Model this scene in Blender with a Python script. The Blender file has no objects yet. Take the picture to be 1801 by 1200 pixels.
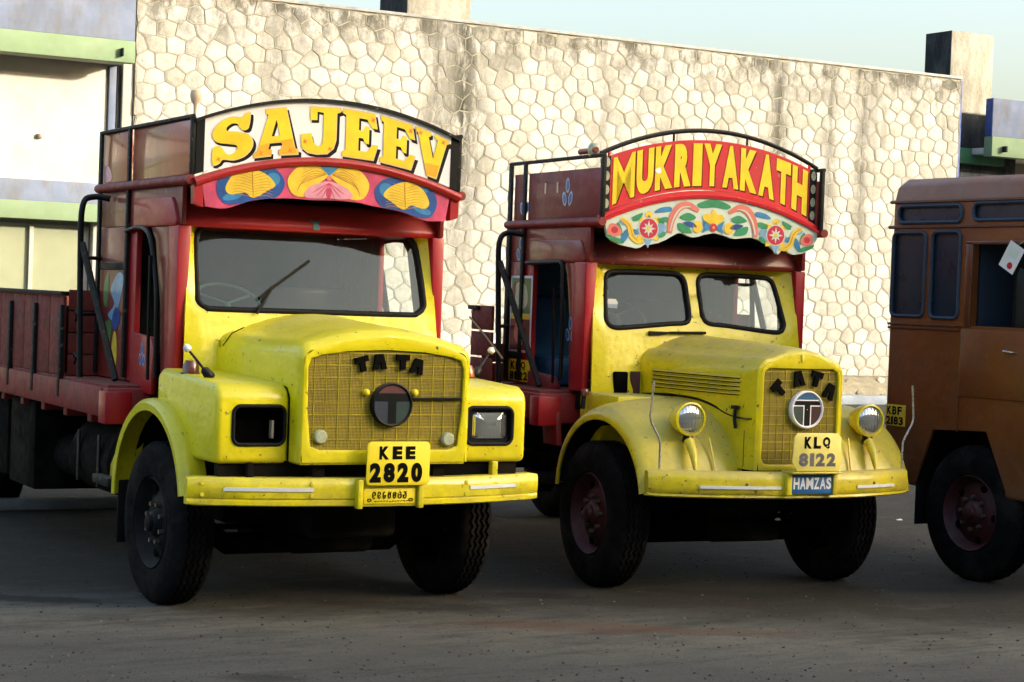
import bpy, bmesh, math, random
from mathutils import Matrix, Vector
random.seed(7)
S = bpy.context.scene
COL = S.collection
R = math.radians

# ------------------------------------------------------------------ camera, world, sun, exposure
cam_d = bpy.data.cameras.new('camera'); cam = bpy.data.objects.new('camera', cam_d); COL.objects.link(cam)
cam_d.sensor_width = 36.0; cam_d.lens = 70.12; cam_d.clip_start = 0.1; cam_d.clip_end = 3000
rt = Vector((0.8667, -0.4975, 0.0368)); fw = Vector((0.4984, 0.8666, -0.0233))
rt.normalize(); fw = (fw - rt * fw.dot(rt)).normalized(); upv = rt.cross(fw)
cam.matrix_world = Matrix((( rt.x, upv.x, -fw.x, 0), (rt.y, upv.y, -fw.y, 0), (rt.z, upv.z, -fw.z, 2.05), (0, 0, 0, 1)))
S.camera = cam
SUN_EL, SUN_AZ = 15.0, 135.0          # azimuth clockwise from +Y
w = bpy.data.worlds.new('World'); S.world = w; w.use_nodes = True
wn = w.node_tree; bg = wn.nodes['Background']
sky = wn.nodes.new('ShaderNodeTexSky'); sky.sky_type = 'NISHITA'; sky.sun_disc = False
sky.sun_elevation = R(SUN_EL); sky.sun_rotation = R(SUN_AZ)
sky.air_density = 1.05; sky.dust_density = 5.5; sky.ozone_density = 0.9; sky.altitude = 0
wn.links.new(sky.outputs[0], bg.inputs[0]); bg.inputs[1].default_value = 0.15
sd = bpy.data.lights.new('sun', 'SUN'); sd.energy = 2.0; sd.angle = R(0.6); sd.color = (1.0, 0.93, 0.80)
so = bpy.data.objects.new('sun', sd); COL.objects.link(so)
tow = Vector((math.sin(R(SUN_AZ)) * math.cos(R(SUN_EL)), math.cos(R(SUN_AZ)) * math.cos(R(SUN_EL)), math.sin(R(SUN_EL))))
so.rotation_euler = tow.to_track_quat('Z', 'Y').to_euler(); so.location = (30, -50, 40)
vs = S.view_settings; vs.view_transform = 'Standard'; vs.look = 'None'; vs.gamma = 1.0; vs.use_curve_mapping = False
vs.exposure = 1.85

# ------------------------------------------------------------------ materials
M = {}
def nodes(name):
    m = bpy.data.materials.new(name); m.use_nodes = True
    t = m.node_tree; return m, t, t.nodes['Principled BSDF']
def N(t, typ, **kw):
    n = t.nodes.new(typ)
    for k, v in kw.items(): setattr(n, k, v)
    return n
def noise(t, coord, scale, detail=4, rough=.6, vec=None):
    n = N(t, 'ShaderNodeTexNoise'); n.inputs['Scale'].default_value = scale
    n.inputs['Detail'].default_value = detail; n.inputs['Roughness'].default_value = rough
    if vec:
        mp = N(t, 'ShaderNodeMapping'); mp.inputs['Scale'].default_value = vec
        t.links.new(coord, mp.inputs[0]); coord = mp.outputs[0]
    t.links.new(coord, n.inputs['Vector']); return n.outputs['Fac']
def mrange(t, src, a, b, c=0., d=1.):
    n = N(t, 'ShaderNodeMapRange'); n.clamp = True
    for i, v in enumerate((a, b, c, d)): n.inputs[i + 1].default_value = v
    t.links.new(src, n.inputs[0]); return n.outputs[0]
def mixc(t, fac, a, b):
    n = N(t, 'ShaderNodeMix', data_type='RGBA')
    for sock, v in ((n.inputs[0], fac), (n.inputs[6], a), (n.inputs[7], b)):
        if isinstance(v, bpy.types.NodeSocket): t.links.new(v, sock)
        elif isinstance(v, (int, float)): sock.default_value = v
        else: sock.default_value = (*v, 1)
    return n.outputs[2]
def math_(t, op, a, b=None):
    n = N(t, 'ShaderNodeMath', operation=op)
    for i, v in enumerate((a, b)):
        if v is None: continue
        if isinstance(v, bpy.types.NodeSocket): t.links.new(v, n.inputs[i])
        else: n.inputs[i].default_value = v
    return n.outputs[0]
def bump(t, p, h, dist, strength=1.):
    b = N(t, 'ShaderNodeBump'); b.inputs['Distance'].default_value = dist; b.inputs['Strength'].default_value = strength
    t.links.new(h, b.inputs['Height']); t.links.new(b.outputs[0], p.inputs['Normal'])
def sc(c, k): return tuple(min(1, v * k) for v in c)
DUST = (.30, .255, .17)
def paint(name, col, rough=.4, coat=0., var=.15, scale=2.5, dust=0., wear=0., wearcol=(.10, .06, .035), metal=0., bmp=0., grime=0., vstreak=False, wave=0., low=0.):
    m, t, p = nodes(name); tc = N(t, 'ShaderNodeTexCoord').outputs['Object']
    n1 = noise(t, tc, scale, 6)
    c = mixc(t, mrange(t, n1, .3, .7), sc(col, 1 - var), sc(col, 1 + var))
    r = mrange(t, noise(t, tc, scale * 3), .3, .7, rough * .8, min(1, rough * 1.25))
    if grime:
        g = mrange(t, noise(t, tc, 1.7, 8, .7, (1, 1, .35) if vstreak else None), .48, .72, 0, grime)
        c = mixc(t, g, c, sc(DUST, .4))
    if low:
        sz = N(t, 'ShaderNodeSeparateXYZ'); t.links.new(tc, sz.inputs[0])
        g2 = math_(t, 'MULTIPLY', mrange(t, sz.outputs['Z'], .70, 1.25, low, 0), mrange(t, noise(t, tc, 4, 8, .75), .35, .65))
        c = mixc(t, g2, c, sc(DUST, .5))
    if wear:
        wv = mrange(t, noise(t, tc, 22, 6, .7), .66 - .1 * wear, .70 - .1 * wear)
        c = mixc(t, wv, c, wearcol)
    if dust:
        gn = N(t, 'ShaderNodeNewGeometry'); sx = N(t, 'ShaderNodeSeparateXYZ'); t.links.new(gn.outputs['Normal'], sx.inputs[0])
        d = math_(t, 'MULTIPLY', mrange(t, sx.outputs['Z'], .25, .98), mrange(t, noise(t, tc, 5, 8, .7), .25, .75, dust * .5, dust))
        c = mixc(t, d, c, DUST); r2 = N(t, 'ShaderNodeMix'); t.links.new(d, r2.inputs[0]); t.links.new(r, r2.inputs[2]); r2.inputs[3].default_value = .9; r = r2.outputs[0]
    t.links.new(c, p.inputs['Base Color']); t.links.new(r, p.inputs['Roughness'])
    if max(col) < .02: p.inputs['Specular IOR Level'].default_value = .06 if name in ('tyre', 'chassis', 'black_flat', 'text_black', 'interior_dark', 'rim_black') else .2
    p.inputs['Metallic'].default_value = metal; p.inputs['Coat Weight'].default_value = coat; p.inputs['Coat Roughness'].default_value = .06
    if bmp: bump(t, p, noise(t, tc, 30, 5), bmp)
    if wave: bump(t, p, math_(t, 'ADD', noise(t, tc, 3.0, 3), math_(t, 'MULTIPLY', noise(t, tc, 60, 3), .04)), wave)
    M[name] = m; return m
YEL = (.80, .70, .003)
paint('yellow', YEL, .30, .2, .06, 1.6, dust=.22, wear=.3, grime=.06, wave=.02, low=.5)
paint('yellow_old', (.74, .62, .004), .34, .15, .10, 1.8, dust=.70, wear=.45, grime=.18, wave=.022, low=.6)
paint('yellow_plate', (.86, .70, .01), .5, 0, .04)
paint('yellow_letter', (.90, .66, .012), .4, .1, .14, 7)
paint('letter_orange', (.90, .44, .012), .4, .1, .12, 9)
paint('grille_wire', (.60, .50, .01), .5)
paint('plate_pale', (.86, .74, .16), .5, 0, .08, 8, grime=.1)
paint('red', (.38, .004, .011), .42, .10, .12, 3, dust=.25, wear=.3)
paint('red_sign', (.62, .02, .03), .38, .2, .08, 3, wear=.2, wearcol=(.5, .3, .25))
paint('maroon', (.20, .018, .014), .42, .22, .25, 2.2, dust=.12, wear=.35, wearcol=(.32, .20, .11))
paint('varnish', (.40, .060, .022), .32, .45, .35, 1.4, wear=.2, wearcol=(.38, .22, .12), bmp=.0006)
paint('maroon_matt', (.19, .026, .022), .6, .1, .25, 3, wear=.35, wearcol=(.09, .04, .03), grime=.3)
paint('red_dark', (.22, .009, .010), .55, .0, .2, 4, dust=.22, wear=.5, grime=.35)
paint('plank_red', (.19, .024, .014), .75, .0, .3, 6, dust=.2, wear=.6, grime=.15, vstreak=True)
paint('black', (.004, .005, .005), .45, .1, .3, 8, dust=.25)
paint('black_worn', (.012, .014, .013), .6, 0, .4, 12, dust=.35, wear=.5, wearcol=(.14, .11, .08))
paint('black_flat', (.002, .002, .002), .9, 0, .1)
paint('rubber', (.006, .006, .007), .6, 0, .2, 10)
paint('tyre', (.0065, .0065, .007), .85, 0, .35, 7, grime=.16, bmp=.002)
paint('chassis', (.004, .004, .0035), .85, 0, .4, 4, grime=.15)
paint('rim_black', (.010, .011, .013), .5, 0, .3, 6, grime=.12, dust=.1)
paint('rim_red', (.050, .006, .008), .55, 0, .25, 6, grime=.12, dust=.05)
paint('nut', (.16, .13, .10), .5, 0, .3, 20, metal=.6)
paint('chrome', (.75, .75, .73), .18, 0, .05, 10, metal=1)
paint('steel_rod', (.50, .52, .54), .3, 0, .15, 20, metal=.8)
paint('white', (.92, .91, .89), .45, .05, .03, 4, grime=.05)
paint('white_knob', (.80, .80, .74), .5, 0, .05)
paint('strip_white', (.68, .72, .72), .4, 0, .06, 14)
paint('strip_shadow', (.005, .005, .006), .5)
paint('orange', (.82, .25, .02), .5, 0, .1, 9)
paint('cream_edge', (.75, .55, .36), .5)
paint('blue_deep', (.012, .075, .30), .4, .2, .3, 12)
paint('blue_mid', (.03, .22, .46), .4, .2, .25, 12)
paint('blue_pale', (.22, .42, .62), .4, .2, .2, 12)
paint('pink', (.62, .07, .16), .4, .2, .25, 10)
paint('pink_pale', (.74, .32, .42), .4, .2, .15, 14)
paint('gold', (.84, .58, .04), .4, .2, .15, 14)
paint('brownline', (.55, .25, .02), .5)
paint('mint', (.62, .72, .62), .45, .15, .06, 10)
paint('green', (.03, .28, .12), .4, .2, .2, 12)
paint('salmon', (.72, .20, .15), .4, .2, .1, 12)
paint('crimson', (.55, .02, .06), .4, .2, .1, 12)
paint('leafgreen', (.09, .20, .05), .5, .2, .3, 12)
paint('teal', (.01, .16, .18), .4)
paint('sign_blue', (.02, .12, .32), .4, .1, .15, 20)
paint('interior_green', (.030, .055, .045), .6, 0, .3, 5)
paint('interior_blue', (.020, .10, .22), .5, 0, .2, 5)
paint('interior_dark', (.010, .010, .010), .8, 0, .2)
paint('seat', (.012, .015, .015), .5, .1, .2)
paint('wheel_green', (.10, .20, .15), .4)
paint('amber', (.35, .09, .02), .2, .6, .1, 10)
paint('amber_brown', (.12, .025, .015), .22, .6, .1, 10)
paint('reflector', (.42, .46, .30), .35, .3, .25, 40)
paint('brown', (.19, .051, .005), .46, .10, .18, 2.0, dust=.10, wear=.25, grime=.2, wave=.015, low=.5)
paint('brown_trim', (.10, .026, .007), .4, .3, .2, 5, dust=.3)
paint('gasket_blue', (.025, .045, .075), .6, 0, .2)
paint('pane_dark', (.010, .024, .040), .30, .0, .2, 2)
paint('rope', (.45, .36, .14), .8, 0, .2, 30)
paint('paper', (.75, .75, .72), .7)
paint('card_red', (.5, .01, .02), .5)
paint('text_black', (.003, .003, .003), .75, 0, .1)
paint('text_faded', (.10, .10, .11), .6, 0, .6, 8)
paint('stone_a', (.56, .515, .42), .9, 0, .16, 5, grime=.35, bmp=.012)
paint('stone_b', (.61, .57, .48), .9, 0, .14, 6, grime=.25, bmp=.012)
paint('stone_c', (.50, .46, .36), .9, 0, .18, 4, grime=.45, bmp=.012)
paint('rubble', (.24, .21, .14), .95, 0, .3, 6, grime=.4, bmp=.02)
paint('pebble', (.13, .12, .095), .9, 0, .3, 40)
paint('pebble_dark', (.040, .036, .029), .9, 0, .3, 40)
paint('em_blue', (.018, .032, .055), .5)
paint('em_green', (.014, .040, .034), .5)
paint('em_red', (.10, .030, .032), .5)
paint('concrete', (.30, .295, .28), .9, 0, .25, 4, grime=.4, bmp=.01)
paint('kerb_blue', (.20, .23, .27), .85, 0, .2, 3, grime=.3)
paint('plaster', (.42, .40, .345), .9, 0, .06, 1.2, grime=.22, bmp=.003)
paint('plaster_trim', (.44, .42, .37), .9, 0, .06, 2, grime=.2)
paint('wall_blue', (.135, .165, .24), .85, 0, .16, 1.5, grime=.85, vstreak=True)
paint('trim_blue', (.03, .06, .20), .7, 0, .2, 3)
paint('wall_green', (.165, .235, .13), .85, 0, .07, 2, grime=.18)
paint('trim_green', (.04, .16, .07), .7, 0, .2, 3)
paint('window_pane', (.26, .275, .17), .35, .2, .06, 2)
paint('far_wall', (.30, .27, .22), .9, 0, .1, .3)
def glass():
    m = bpy.data.materials.new('glass'); m.use_nodes = True; t = m.node_tree
    t.nodes.remove(t.nodes['Principled BSDF']); out = t.nodes['Material Output']
    tr = N(t, 'ShaderNodeBsdfTransparent'); tr.inputs[0].default_value = (.72, .78, .78, 1)
    gl = N(t, 'ShaderNodeBsdfGlossy'); gl.inputs['Roughness'].default_value = .01; gl.inputs[0].default_value = (.70, .88, 1, 1)
    fr = N(t, 'ShaderNodeFresnel'); fr.inputs[0].default_value = 1.40
    df = N(t, 'ShaderNodeBsdfDiffuse'); df.inputs[0].default_value = (.40, .42, .40, 1)
    tc = N(t, 'ShaderNodeTexCoord').outputs['Object']
    mx = N(t, 'ShaderNodeMixShader'); mx2 = N(t, 'ShaderNodeMixShader')
    t.links.new(mrange(t, noise(t, tc, 4, 6), 3. / 10, .8, .012, .05), mx2.inputs[0])
    t.links.new(fr.outputs[0], mx.inputs[0]); t.links.new(tr.outputs[0], mx2.inputs[1]); t.links.new(df.outputs[0], mx2.inputs[2])
    t.links.new(mx2.outputs[0], mx.inputs[1]); t.links.new(gl.outputs[0], mx.inputs[2]); t.links.new(mx.outputs[0], out.inputs[0])
    M['glass'] = m
glass()
def lens():
    m, t, p = nodes('lens'); tc = N(t, 'ShaderNodeTexCoord').outputs['Object']
    wv = N(t, 'ShaderNodeTexWave'); wv.inputs['Scale'].default_value = 14; t.links.new(tc, wv.inputs[0])
    p.inputs['Base Color'].default_value = (.62, .65, .62, 1); p.inputs['Metallic'].default_value = .85; p.inputs['Roughness'].default_value = .12
    p.inputs['Coat Weight'].default_value = 1
    bump(t, p, wv.outputs['Fac'], .0012); M['lens'] = m
lens()
def grille(name, col, hole, sx, sz):
    m, t, p = nodes(name); tc = N(t, 'ShaderNodeTexCoord').outputs['Object']
    sp = N(t, 'ShaderNodeSeparateXYZ'); t.links.new(tc, sp.inputs[0])
    def saw(o, k): return math_(t, 'ABSOLUTE', math_(t, 'SUBTRACT', math_(t, 'FRACT', math_(t, 'MULTIPLY', o, k)), .5))
    mxx = math_(t, 'MAXIMUM', saw(sp.outputs['X'], sx), saw(sp.outputs['Z'], sz))
    wire = mrange(t, mxx, .28, .38)
    cv = mixc(t, mrange(t, noise(t, tc, 3, 6), .35, .65), sc(col, .75), col)
    c = mixc(t, wire, hole, cv); t.links.new(c, p.inputs['Base Color']); p.inputs['Roughness'].default_value = .6
    bump(t, p, wire, .004); M[name] = m
grille('grille_mesh', (.46, .36, .012), (.060, .038, .008), 110, 110)
grille('grille_mesh_old', (.42, .32, .014), (.055, .036, .009), 115, 115)
def wall_mats():
    m, t, p = nodes('mortar'); tc = N(t, 'ShaderNodeTexCoord').outputs['Object']
    c = mixc(t, mrange(t, noise(t, tc, 3, 8, .7), .3, .7), (.29, .27, .195), (.38, .36, .275))
    t.links.new(c, p.inputs['Base Color']); p.inputs['Roughness'].default_value = .95; bump(t, p, noise(t, tc, 25, 5), .02); M['mortar'] = m
    for nm, base in (('stone_a', (.41, .40, .35)), ('stone_b', (.455, .445, .40)), ('stone_c', (.37, .355, .30))):
        m, t, p = nodes(nm + '_wall'); g = N(t, 'ShaderNodeNewGeometry').outputs['Position']
        sp = N(t, 'ShaderNodeSeparateXYZ'); t.links.new(g, sp.inputs[0])
        oi = N(t, 'ShaderNodeObjectInfo').outputs['Random']
        c = mixc(t, mrange(t, noise(t, g, 2.2, 8, .65), .3, .7), sc(base, .80), sc(base, 1.14))
        c = mixc(t, mrange(t, oi, 0, 1, 0, .25), c, sc(base, .8))
        c = mixc(t, mrange(t, noise(t, g, 7, 8, .75), .52, .70, 0, .5), c, (.20, .175, .11))
        # rain streaks running down from the coping, two strong ones below the roof outlets
        st = noise(t, g, 1.0, 6, .7, (1.6, 0, .12)); top = mrange(t, sp.outputs['Z'], 2.5, 7.3)
        f = math_(t, 'MULTIPLY', mrange(t, st, .50, .68), math_(t, 'MULTIPLY', top, .6))
        for X, wd, k in ((18.3, .75, 1.0), (17.7, .35, .8), (25.9, .40, .9), (27.3, .30, .7), (28.2, .35, .8), (14.4, .4, .6), (21.5, .3, .5)):
            d = math_(t, 'ABSOLUTE', math_(t, 'SUBTRACT', sp.outputs['X'], X))
            blob = math_(t, 'MULTIPLY', mrange(t, d, 0, wd, 1, 0), math_(t, 'MULTIPLY', mrange(t, noise(t, g, 2.5, 8, .8, (2.2, 1, .5)), .36, .52), mrange(t, sp.outputs['Z'], 1.0, 5.0, 0, k)))
            f = math_(t, 'MAXIMUM', f, blob)
        f = math_(t, 'MAXIMUM', f, math_(t, 'MULTIPLY', mrange(t, sp.outputs['Z'], 5.9, 7.2), mrange(t, noise(t, g, 2.2, 9, .78, (1, 1, .6)), .44, .58, 0, .9)))
        c = mixc(t, f, c, (.040, .037, .022)); t.links.new(c, p.inputs['Base Color']); p.inputs['Roughness'].default_value = .92
        bump(t, p, noise(t, g, 14, 8, .7), .022); M[nm + '_wall'] = m
    m, t, p = nodes('mould_and_shade'); g = N(t, 'ShaderNodeNewGeometry').outputs['Position']  # black algae colour, also standing for shade in the recess and the gap
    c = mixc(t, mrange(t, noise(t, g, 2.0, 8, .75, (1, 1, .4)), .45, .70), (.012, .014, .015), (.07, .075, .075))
    t.links.new(c, p.inputs['Base Color']); p.inputs['Roughness'].default_value = .95; M['mould_and_shade'] = m
    m, t, p = nodes('tower_face'); g = N(t, 'ShaderNodeNewGeometry').outputs['Position']
    c = mixc(t, mrange(t, noise(t, g, 1.6, 8, .75, (1.5, 1, .5)), .42, .68), (.34, .32, .265), (.15, .135, .085))
    t.links.new(c, p.inputs['Base Color']); p.inputs['Roughness'].default_value = .95; bump(t, p, noise(t, g, 12, 6), .02); M['tower_face'] = m
wall_mats()
def ground_mat():
    m, t, p = nodes('ground'); g = N(t, 'ShaderNodeNewGeometry').outputs['Position']
    asph = mixc(t, mrange(t, noise(t, g, .8, 8, .7, (.5, 1.6, 1)), .3, .7), (.062, .062, .055), (.120, .118, .102))
    shaded_dirt = mixc(t, mrange(t, noise(t, g, 2.2, 8, .75), .3, .7), (.018, .015, .009), (.046, .039, .024))
    sp = N(t, 'ShaderNodeSeparateXYZ'); t.links.new(g, sp.inputs[0])
    # the dirt verge the trucks stand on, coloured darker for the shade under them, a dusty seam, tarmac nearer the camera
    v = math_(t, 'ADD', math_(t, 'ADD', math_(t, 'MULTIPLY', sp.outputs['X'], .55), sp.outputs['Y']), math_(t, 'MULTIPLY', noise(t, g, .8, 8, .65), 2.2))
    c = mixc(t, mrange(t, v, 15.0, 16.4), asph, shaded_dirt)
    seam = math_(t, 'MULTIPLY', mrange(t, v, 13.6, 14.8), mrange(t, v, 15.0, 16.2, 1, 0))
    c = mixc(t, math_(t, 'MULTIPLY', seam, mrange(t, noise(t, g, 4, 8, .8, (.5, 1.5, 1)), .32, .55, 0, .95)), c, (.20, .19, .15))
    c = mixc(t, mrange(t, noise(t, g, 3.2, 8, .8, (.35, 1.6, 1)), .54, .72, 0, .6), c, (.125, .118, .092))
    c = mixc(t, mrange(t, noise(t, g, 1.3, 8, .75, (.4, 1.3, 1)), .50, .66, 0, .8), c, (.030, .028, .023))
    c = mixc(t, mrange(t, noise(t, g, 38, 5, .75), .56, .66, 0, .85), c, (.018, .016, .013))
    c = mixc(t, mrange(t, noise(t, g, 90, 3, .7), .58, .68, 0, .7), c, (.20, .19, .165))
    vo = N(t, 'ShaderNodeTexVoronoi'); vo.inputs['Scale'].default_value = 17; t.links.new(g, vo.inputs['Vector'])
    c = mixc(t, mrange(t, vo.outputs['Distance'], .06, .16, .45, 0), c, (.026, .023, .018))
    def spot(X, Y, ang, a, b, col, k, c):
        # a stain lying along a direction
        ca, sa = math.cos(ang), math.sin(ang)
        dx = math_(t, 'SUBTRACT', sp.outputs['X'], X); dy = math_(t, 'SUBTRACT', sp.outputs['Y'], Y)
        u = math_(t, 'ADD', math_(t, 'MULTIPLY', dx, ca / a), math_(t, 'MULTIPLY', dy, sa / a))
        q = math_(t, 'ADD', math_(t, 'MULTIPLY', dx, -sa / b), math_(t, 'MULTIPLY', dy, ca / b))
        d = math_(t, 'SQRT', math_(t, 'ADD', math_(t, 'MULTIPLY', u, u), math_(t, 'MULTIPLY', q, q)))
        d = math_(t, 'ADD', d, mrange(t, noise(t, g, 5, 6, .7), .2, .8, -.5, .5))
        return mixc(t, mrange(t, d, .55, 1.1, k, 0), c, col)
    OIL = (.008, .007, .005)
    for X, Y, a, b, k in ((3.75, 12.45, .55, .16, .8), (5.9, 11.55, .75, .28, .6), (6.95, 11.68, .42, .14, .75), (8.6, 11.2, .8, .2, .45), (4.1, 9.6, .3, .12, .6), (9.9, 11.1, .5, .15, .4)):
        c = spot(X, Y, -.52, a, b, OIL, k, c)
    c = spot(6.55, 10.50, -.50, .85, .24, (.15, .072, .038), .6, c)
    c = spot(7.35, 10.02, -.45, .70, .15, (.14, .070, .038), .5, c)
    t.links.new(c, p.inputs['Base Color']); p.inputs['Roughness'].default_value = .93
    h = math_(t, 'ADD', noise(t, g, 45, 6, .8), math_(t, 'MULTIPLY', noise(t, g, 5, 6), 1.2))
    bump(t, p, h, .035); M['ground'] = m
ground_mat()

# ------------------------------------------------------------------ mesh helpers
class MB:
    def __init__(s): s.v = []; s.f = []; s.m = []
    def add(s, vs_, fs, mi=0):
        o = len(s.v); s.v += [tuple(q) for q in vs_]; s.f += [tuple(i + o for i in f) for f in fs]; s.m += [mi] * len(fs); return s
    def box(s, x0, x1, y0, y1, z0, z1, mi=0):
        return s.add([(x0, y0, z0), (x1, y0, z0), (x1, y1, z0), (x0, y1, z0), (x0, y0, z1), (x1, y0, z1), (x1, y1, z1), (x0, y1, z1)],
                     [(0, 3, 2, 1), (4, 5, 6, 7), (0, 1, 5, 4), (1, 2, 6, 5), (2, 3, 7, 6), (3, 0, 4, 7)], mi)
    def prism(s, poly, ax, a, b, mi=0):
        def P(u, v, k): return {'x': (k, u, v), 'y': (u, k, v), 'z': (u, v, k)}[ax]
        n = len(poly); vs_ = [P(u, v, a) for u, v in poly] + [P(u, v, b) for u, v in poly]
        return s.add(vs_, [tuple(range(n)), tuple(range(2 * n - 1, n - 1, -1))] + [(i, (i + 1) % n, n + (i + 1) % n, n + i) for i in range(n)], mi)
    def loft(s, rings, closed=True, caps=True, mi=0):
        n = len(rings[0]); vs_ = [q for r_ in rings for q in r_]; fs = []
        for i in range(len(rings) - 1):
            for j in range(n if closed else n - 1):
                k = (j + 1) % n; fs.append((i * n + j, i * n + k, (i + 1) * n + k, (i + 1) * n + j))
        if caps and closed: fs += [tuple(range(n)), tuple(range((len(rings) - 1) * n, len(rings) * n))]
        return s.add(vs_, fs, mi)
    def tube(s, pts, r, n=8, mi=0, closed=False):
        pts = [Vector(q) for q in pts]; rings = []; ref = None; L = len(pts)
        for i, q in enumerate(pts):
            a = pts[(i - 1) % L] if (closed or i) else q; b = pts[(i + 1) % L] if (closed or i < L - 1) else q
            d = (b - a).normalized()
            if ref is None: ref = Vector((0, 0, 1)) if abs(d.z) < .9 else Vector((1, 0, 0))
            u = (ref - d * ref.dot(d)).normalized(); ref = u; v_ = d.cross(u)
            rr = r[i] if isinstance(r, (list, tuple)) else r
            rings.append([q + (u * math.cos(2 * math.pi * k / n) + v_ * math.sin(2 * math.pi * k / n)) * rr for k in range(n)])
        if closed: rings.append(rings[0])
        return s.loft(rings, True, not closed, mi)
    def lathe(s, prof, ax='x', c=(0, 0, 0), n=32, mi=0, zig=None):
        rings = []
        for i in range(n + 1):
            a = 2 * math.pi * i / n; ring = []
            for k, (r_, h) in enumerate(prof):
                if zig and k in zig: h += zig[k] * (1 if i % 2 else -1)
                u, v_ = r_ * math.cos(a), r_ * math.sin(a)
                ring.append({'x': (c[0] + h, c[1] + u, c[2] + v_), 'y': (c[0] + u, c[1] + h, c[2] + v_), 'z': (c[0] + u, c[1] + v_, c[2] + h)}[ax])
            rings.append(ring)
        return s.loft(rings, False, False, mi)
    def build(s, name, mats, parent=None, smooth=None, bevel=None, seg=2, recalc=True):
        me = bpy.data.meshes.new(name); me.from_pydata(s.v, [], s.f)
        if not isinstance(mats, (list, tuple)): mats = [mats]
        for k in mats: me.materials.append(M[k])
        if len(mats) > 1: me.polygons.foreach_set('material_index', s.m)
        if recalc or bevel:
            bm = bmesh.new(); bm.from_mesh(me); bmesh.ops.remove_doubles(bm, verts=bm.verts, dist=1e-5)
            bmesh.ops.recalc_face_normals(bm, faces=bm.faces)
            if bevel:
                ed = [e for e in bm.edges if len(e.link_faces) == 2 and e.calc_face_angle() > R(35)]
                bmesh.ops.bevel(bm, geom=ed, offset=bevel, segments=seg, affect='EDGES', profile=.5, clamp_overlap=True)
            bm.to_mesh(me); bm.free()
        o = bpy.data.objects.new(name, me); COL.objects.link(o); o.parent = parent
        if smooth or bevel: smooth_(o, smooth or 40)
        return o
def smooth_(o, ang):
    o.data.shade_smooth(); o.data.set_sharp_from_angle(angle=R(ang))
def bake(o):
    dg = bpy.context.evaluated_depsgraph_get(); dg.update()
    me = bpy.data.meshes.new_from_object(o.evaluated_get(dg)); o.modifiers.clear(); old = o.data; o.data = me; me.name = o.name; bpy.data.meshes.remove(old)
def cut(o, cutters, sm=35):
    cs = [c.build('cutter', 'black', o.parent) for c in cutters]
    for c in cs:
        m = o.modifiers.new('cut', 'BOOLEAN'); m.operation = 'DIFFERENCE'; m.object = c; m.solver = 'EXACT'
    bake(o)
    for c in cs: bpy.data.objects.remove(c)
    smooth_(o, sm)
def box(name, mat, parent, x0, x1, y0, y1, z0, z1, bevel=.006): return MB().box(x0, x1, y0, y1, z0, z1).build(name, mat, parent, bevel=bevel)
def tube(name, mat, parent, pts, r, n=8): return MB().tube(pts, r, n).build(name, mat, parent, smooth=50)
def thing(name, label, cat, loc=(0, 0, 0), rz=0, group=None):
    o = bpy.data.objects.new(name, None); COL.objects.link(o); o.location = loc; o.rotation_euler = (0, 0, rz); o.empty_display_size = .2
    return tag(o, label, cat, group)
def tag(o, label, cat, group=None, kind=None):
    o['label'] = label; o['category'] = cat
    if group: o['group'] = group
    if kind: o['kind'] = kind
    return o
def rrect(x0, x1, z0, z1, r, n=5):
    out = []
    for cx, cz, a0 in ((x1 - r, z1 - r, 0), (x0 + r, z1 - r, 90), (x0 + r, z0 + r, 180), (x1 - r, z0 + r, 270)):
        for k in range(n + 1):
            a = R(a0 + 90 * k / n); out.append((cx + r * math.cos(a), cz + r * math.sin(a)))
    return out
def by_angle(poly, c, K):
    out = []; n = len(poly)
    for k in range(K):
        a = 2 * math.pi * k / K; d = (math.cos(a), math.sin(a)); best = None
        for i in range(n):
            p, q = poly[i], poly[(i + 1) % n]; ex, ez = q[0] - p[0], q[1] - p[1]
            den = d[0] * ez - d[1] * ex
            if abs(den) < 1e-9: continue
            t_ = ((p[0] - c[0]) * ez - (p[1] - c[1]) * ex) / den; s_ = ((p[0] - c[0]) * d[1] - (p[1] - c[1]) * d[0]) / den
            if t_ > 0 and -1e-6 <= s_ <= 1 + 1e-6 and (best is None or t_ > best): best = t_
        out.append((c[0] + d[0] * best, c[1] + d[1] * best))
    return out
def catmull(pts, k=6, closed=False):
    out = []; n = len(pts)
    rng = range(n if closed else n - 1)
    for i in rng:
        P = [Vector(pts[(i + j) % n] if closed else pts[max(0, min(n - 1, i + j))]) for j in (-1, 0, 1, 2)]
        for s_ in range(k):
            t_ = s_ / k
            out.append(tuple(.5 * ((2 * P[1]) + (P[2] - P[0]) * t_ + (2 * P[0] - 5 * P[1] + 4 * P[2] - P[3]) * t_ * t_ + (3 * P[1] - P[0] - 3 * P[2] + P[3]) * t_ ** 3)))
    if not closed: out.append(tuple(pts[-1]))
    return out
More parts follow.
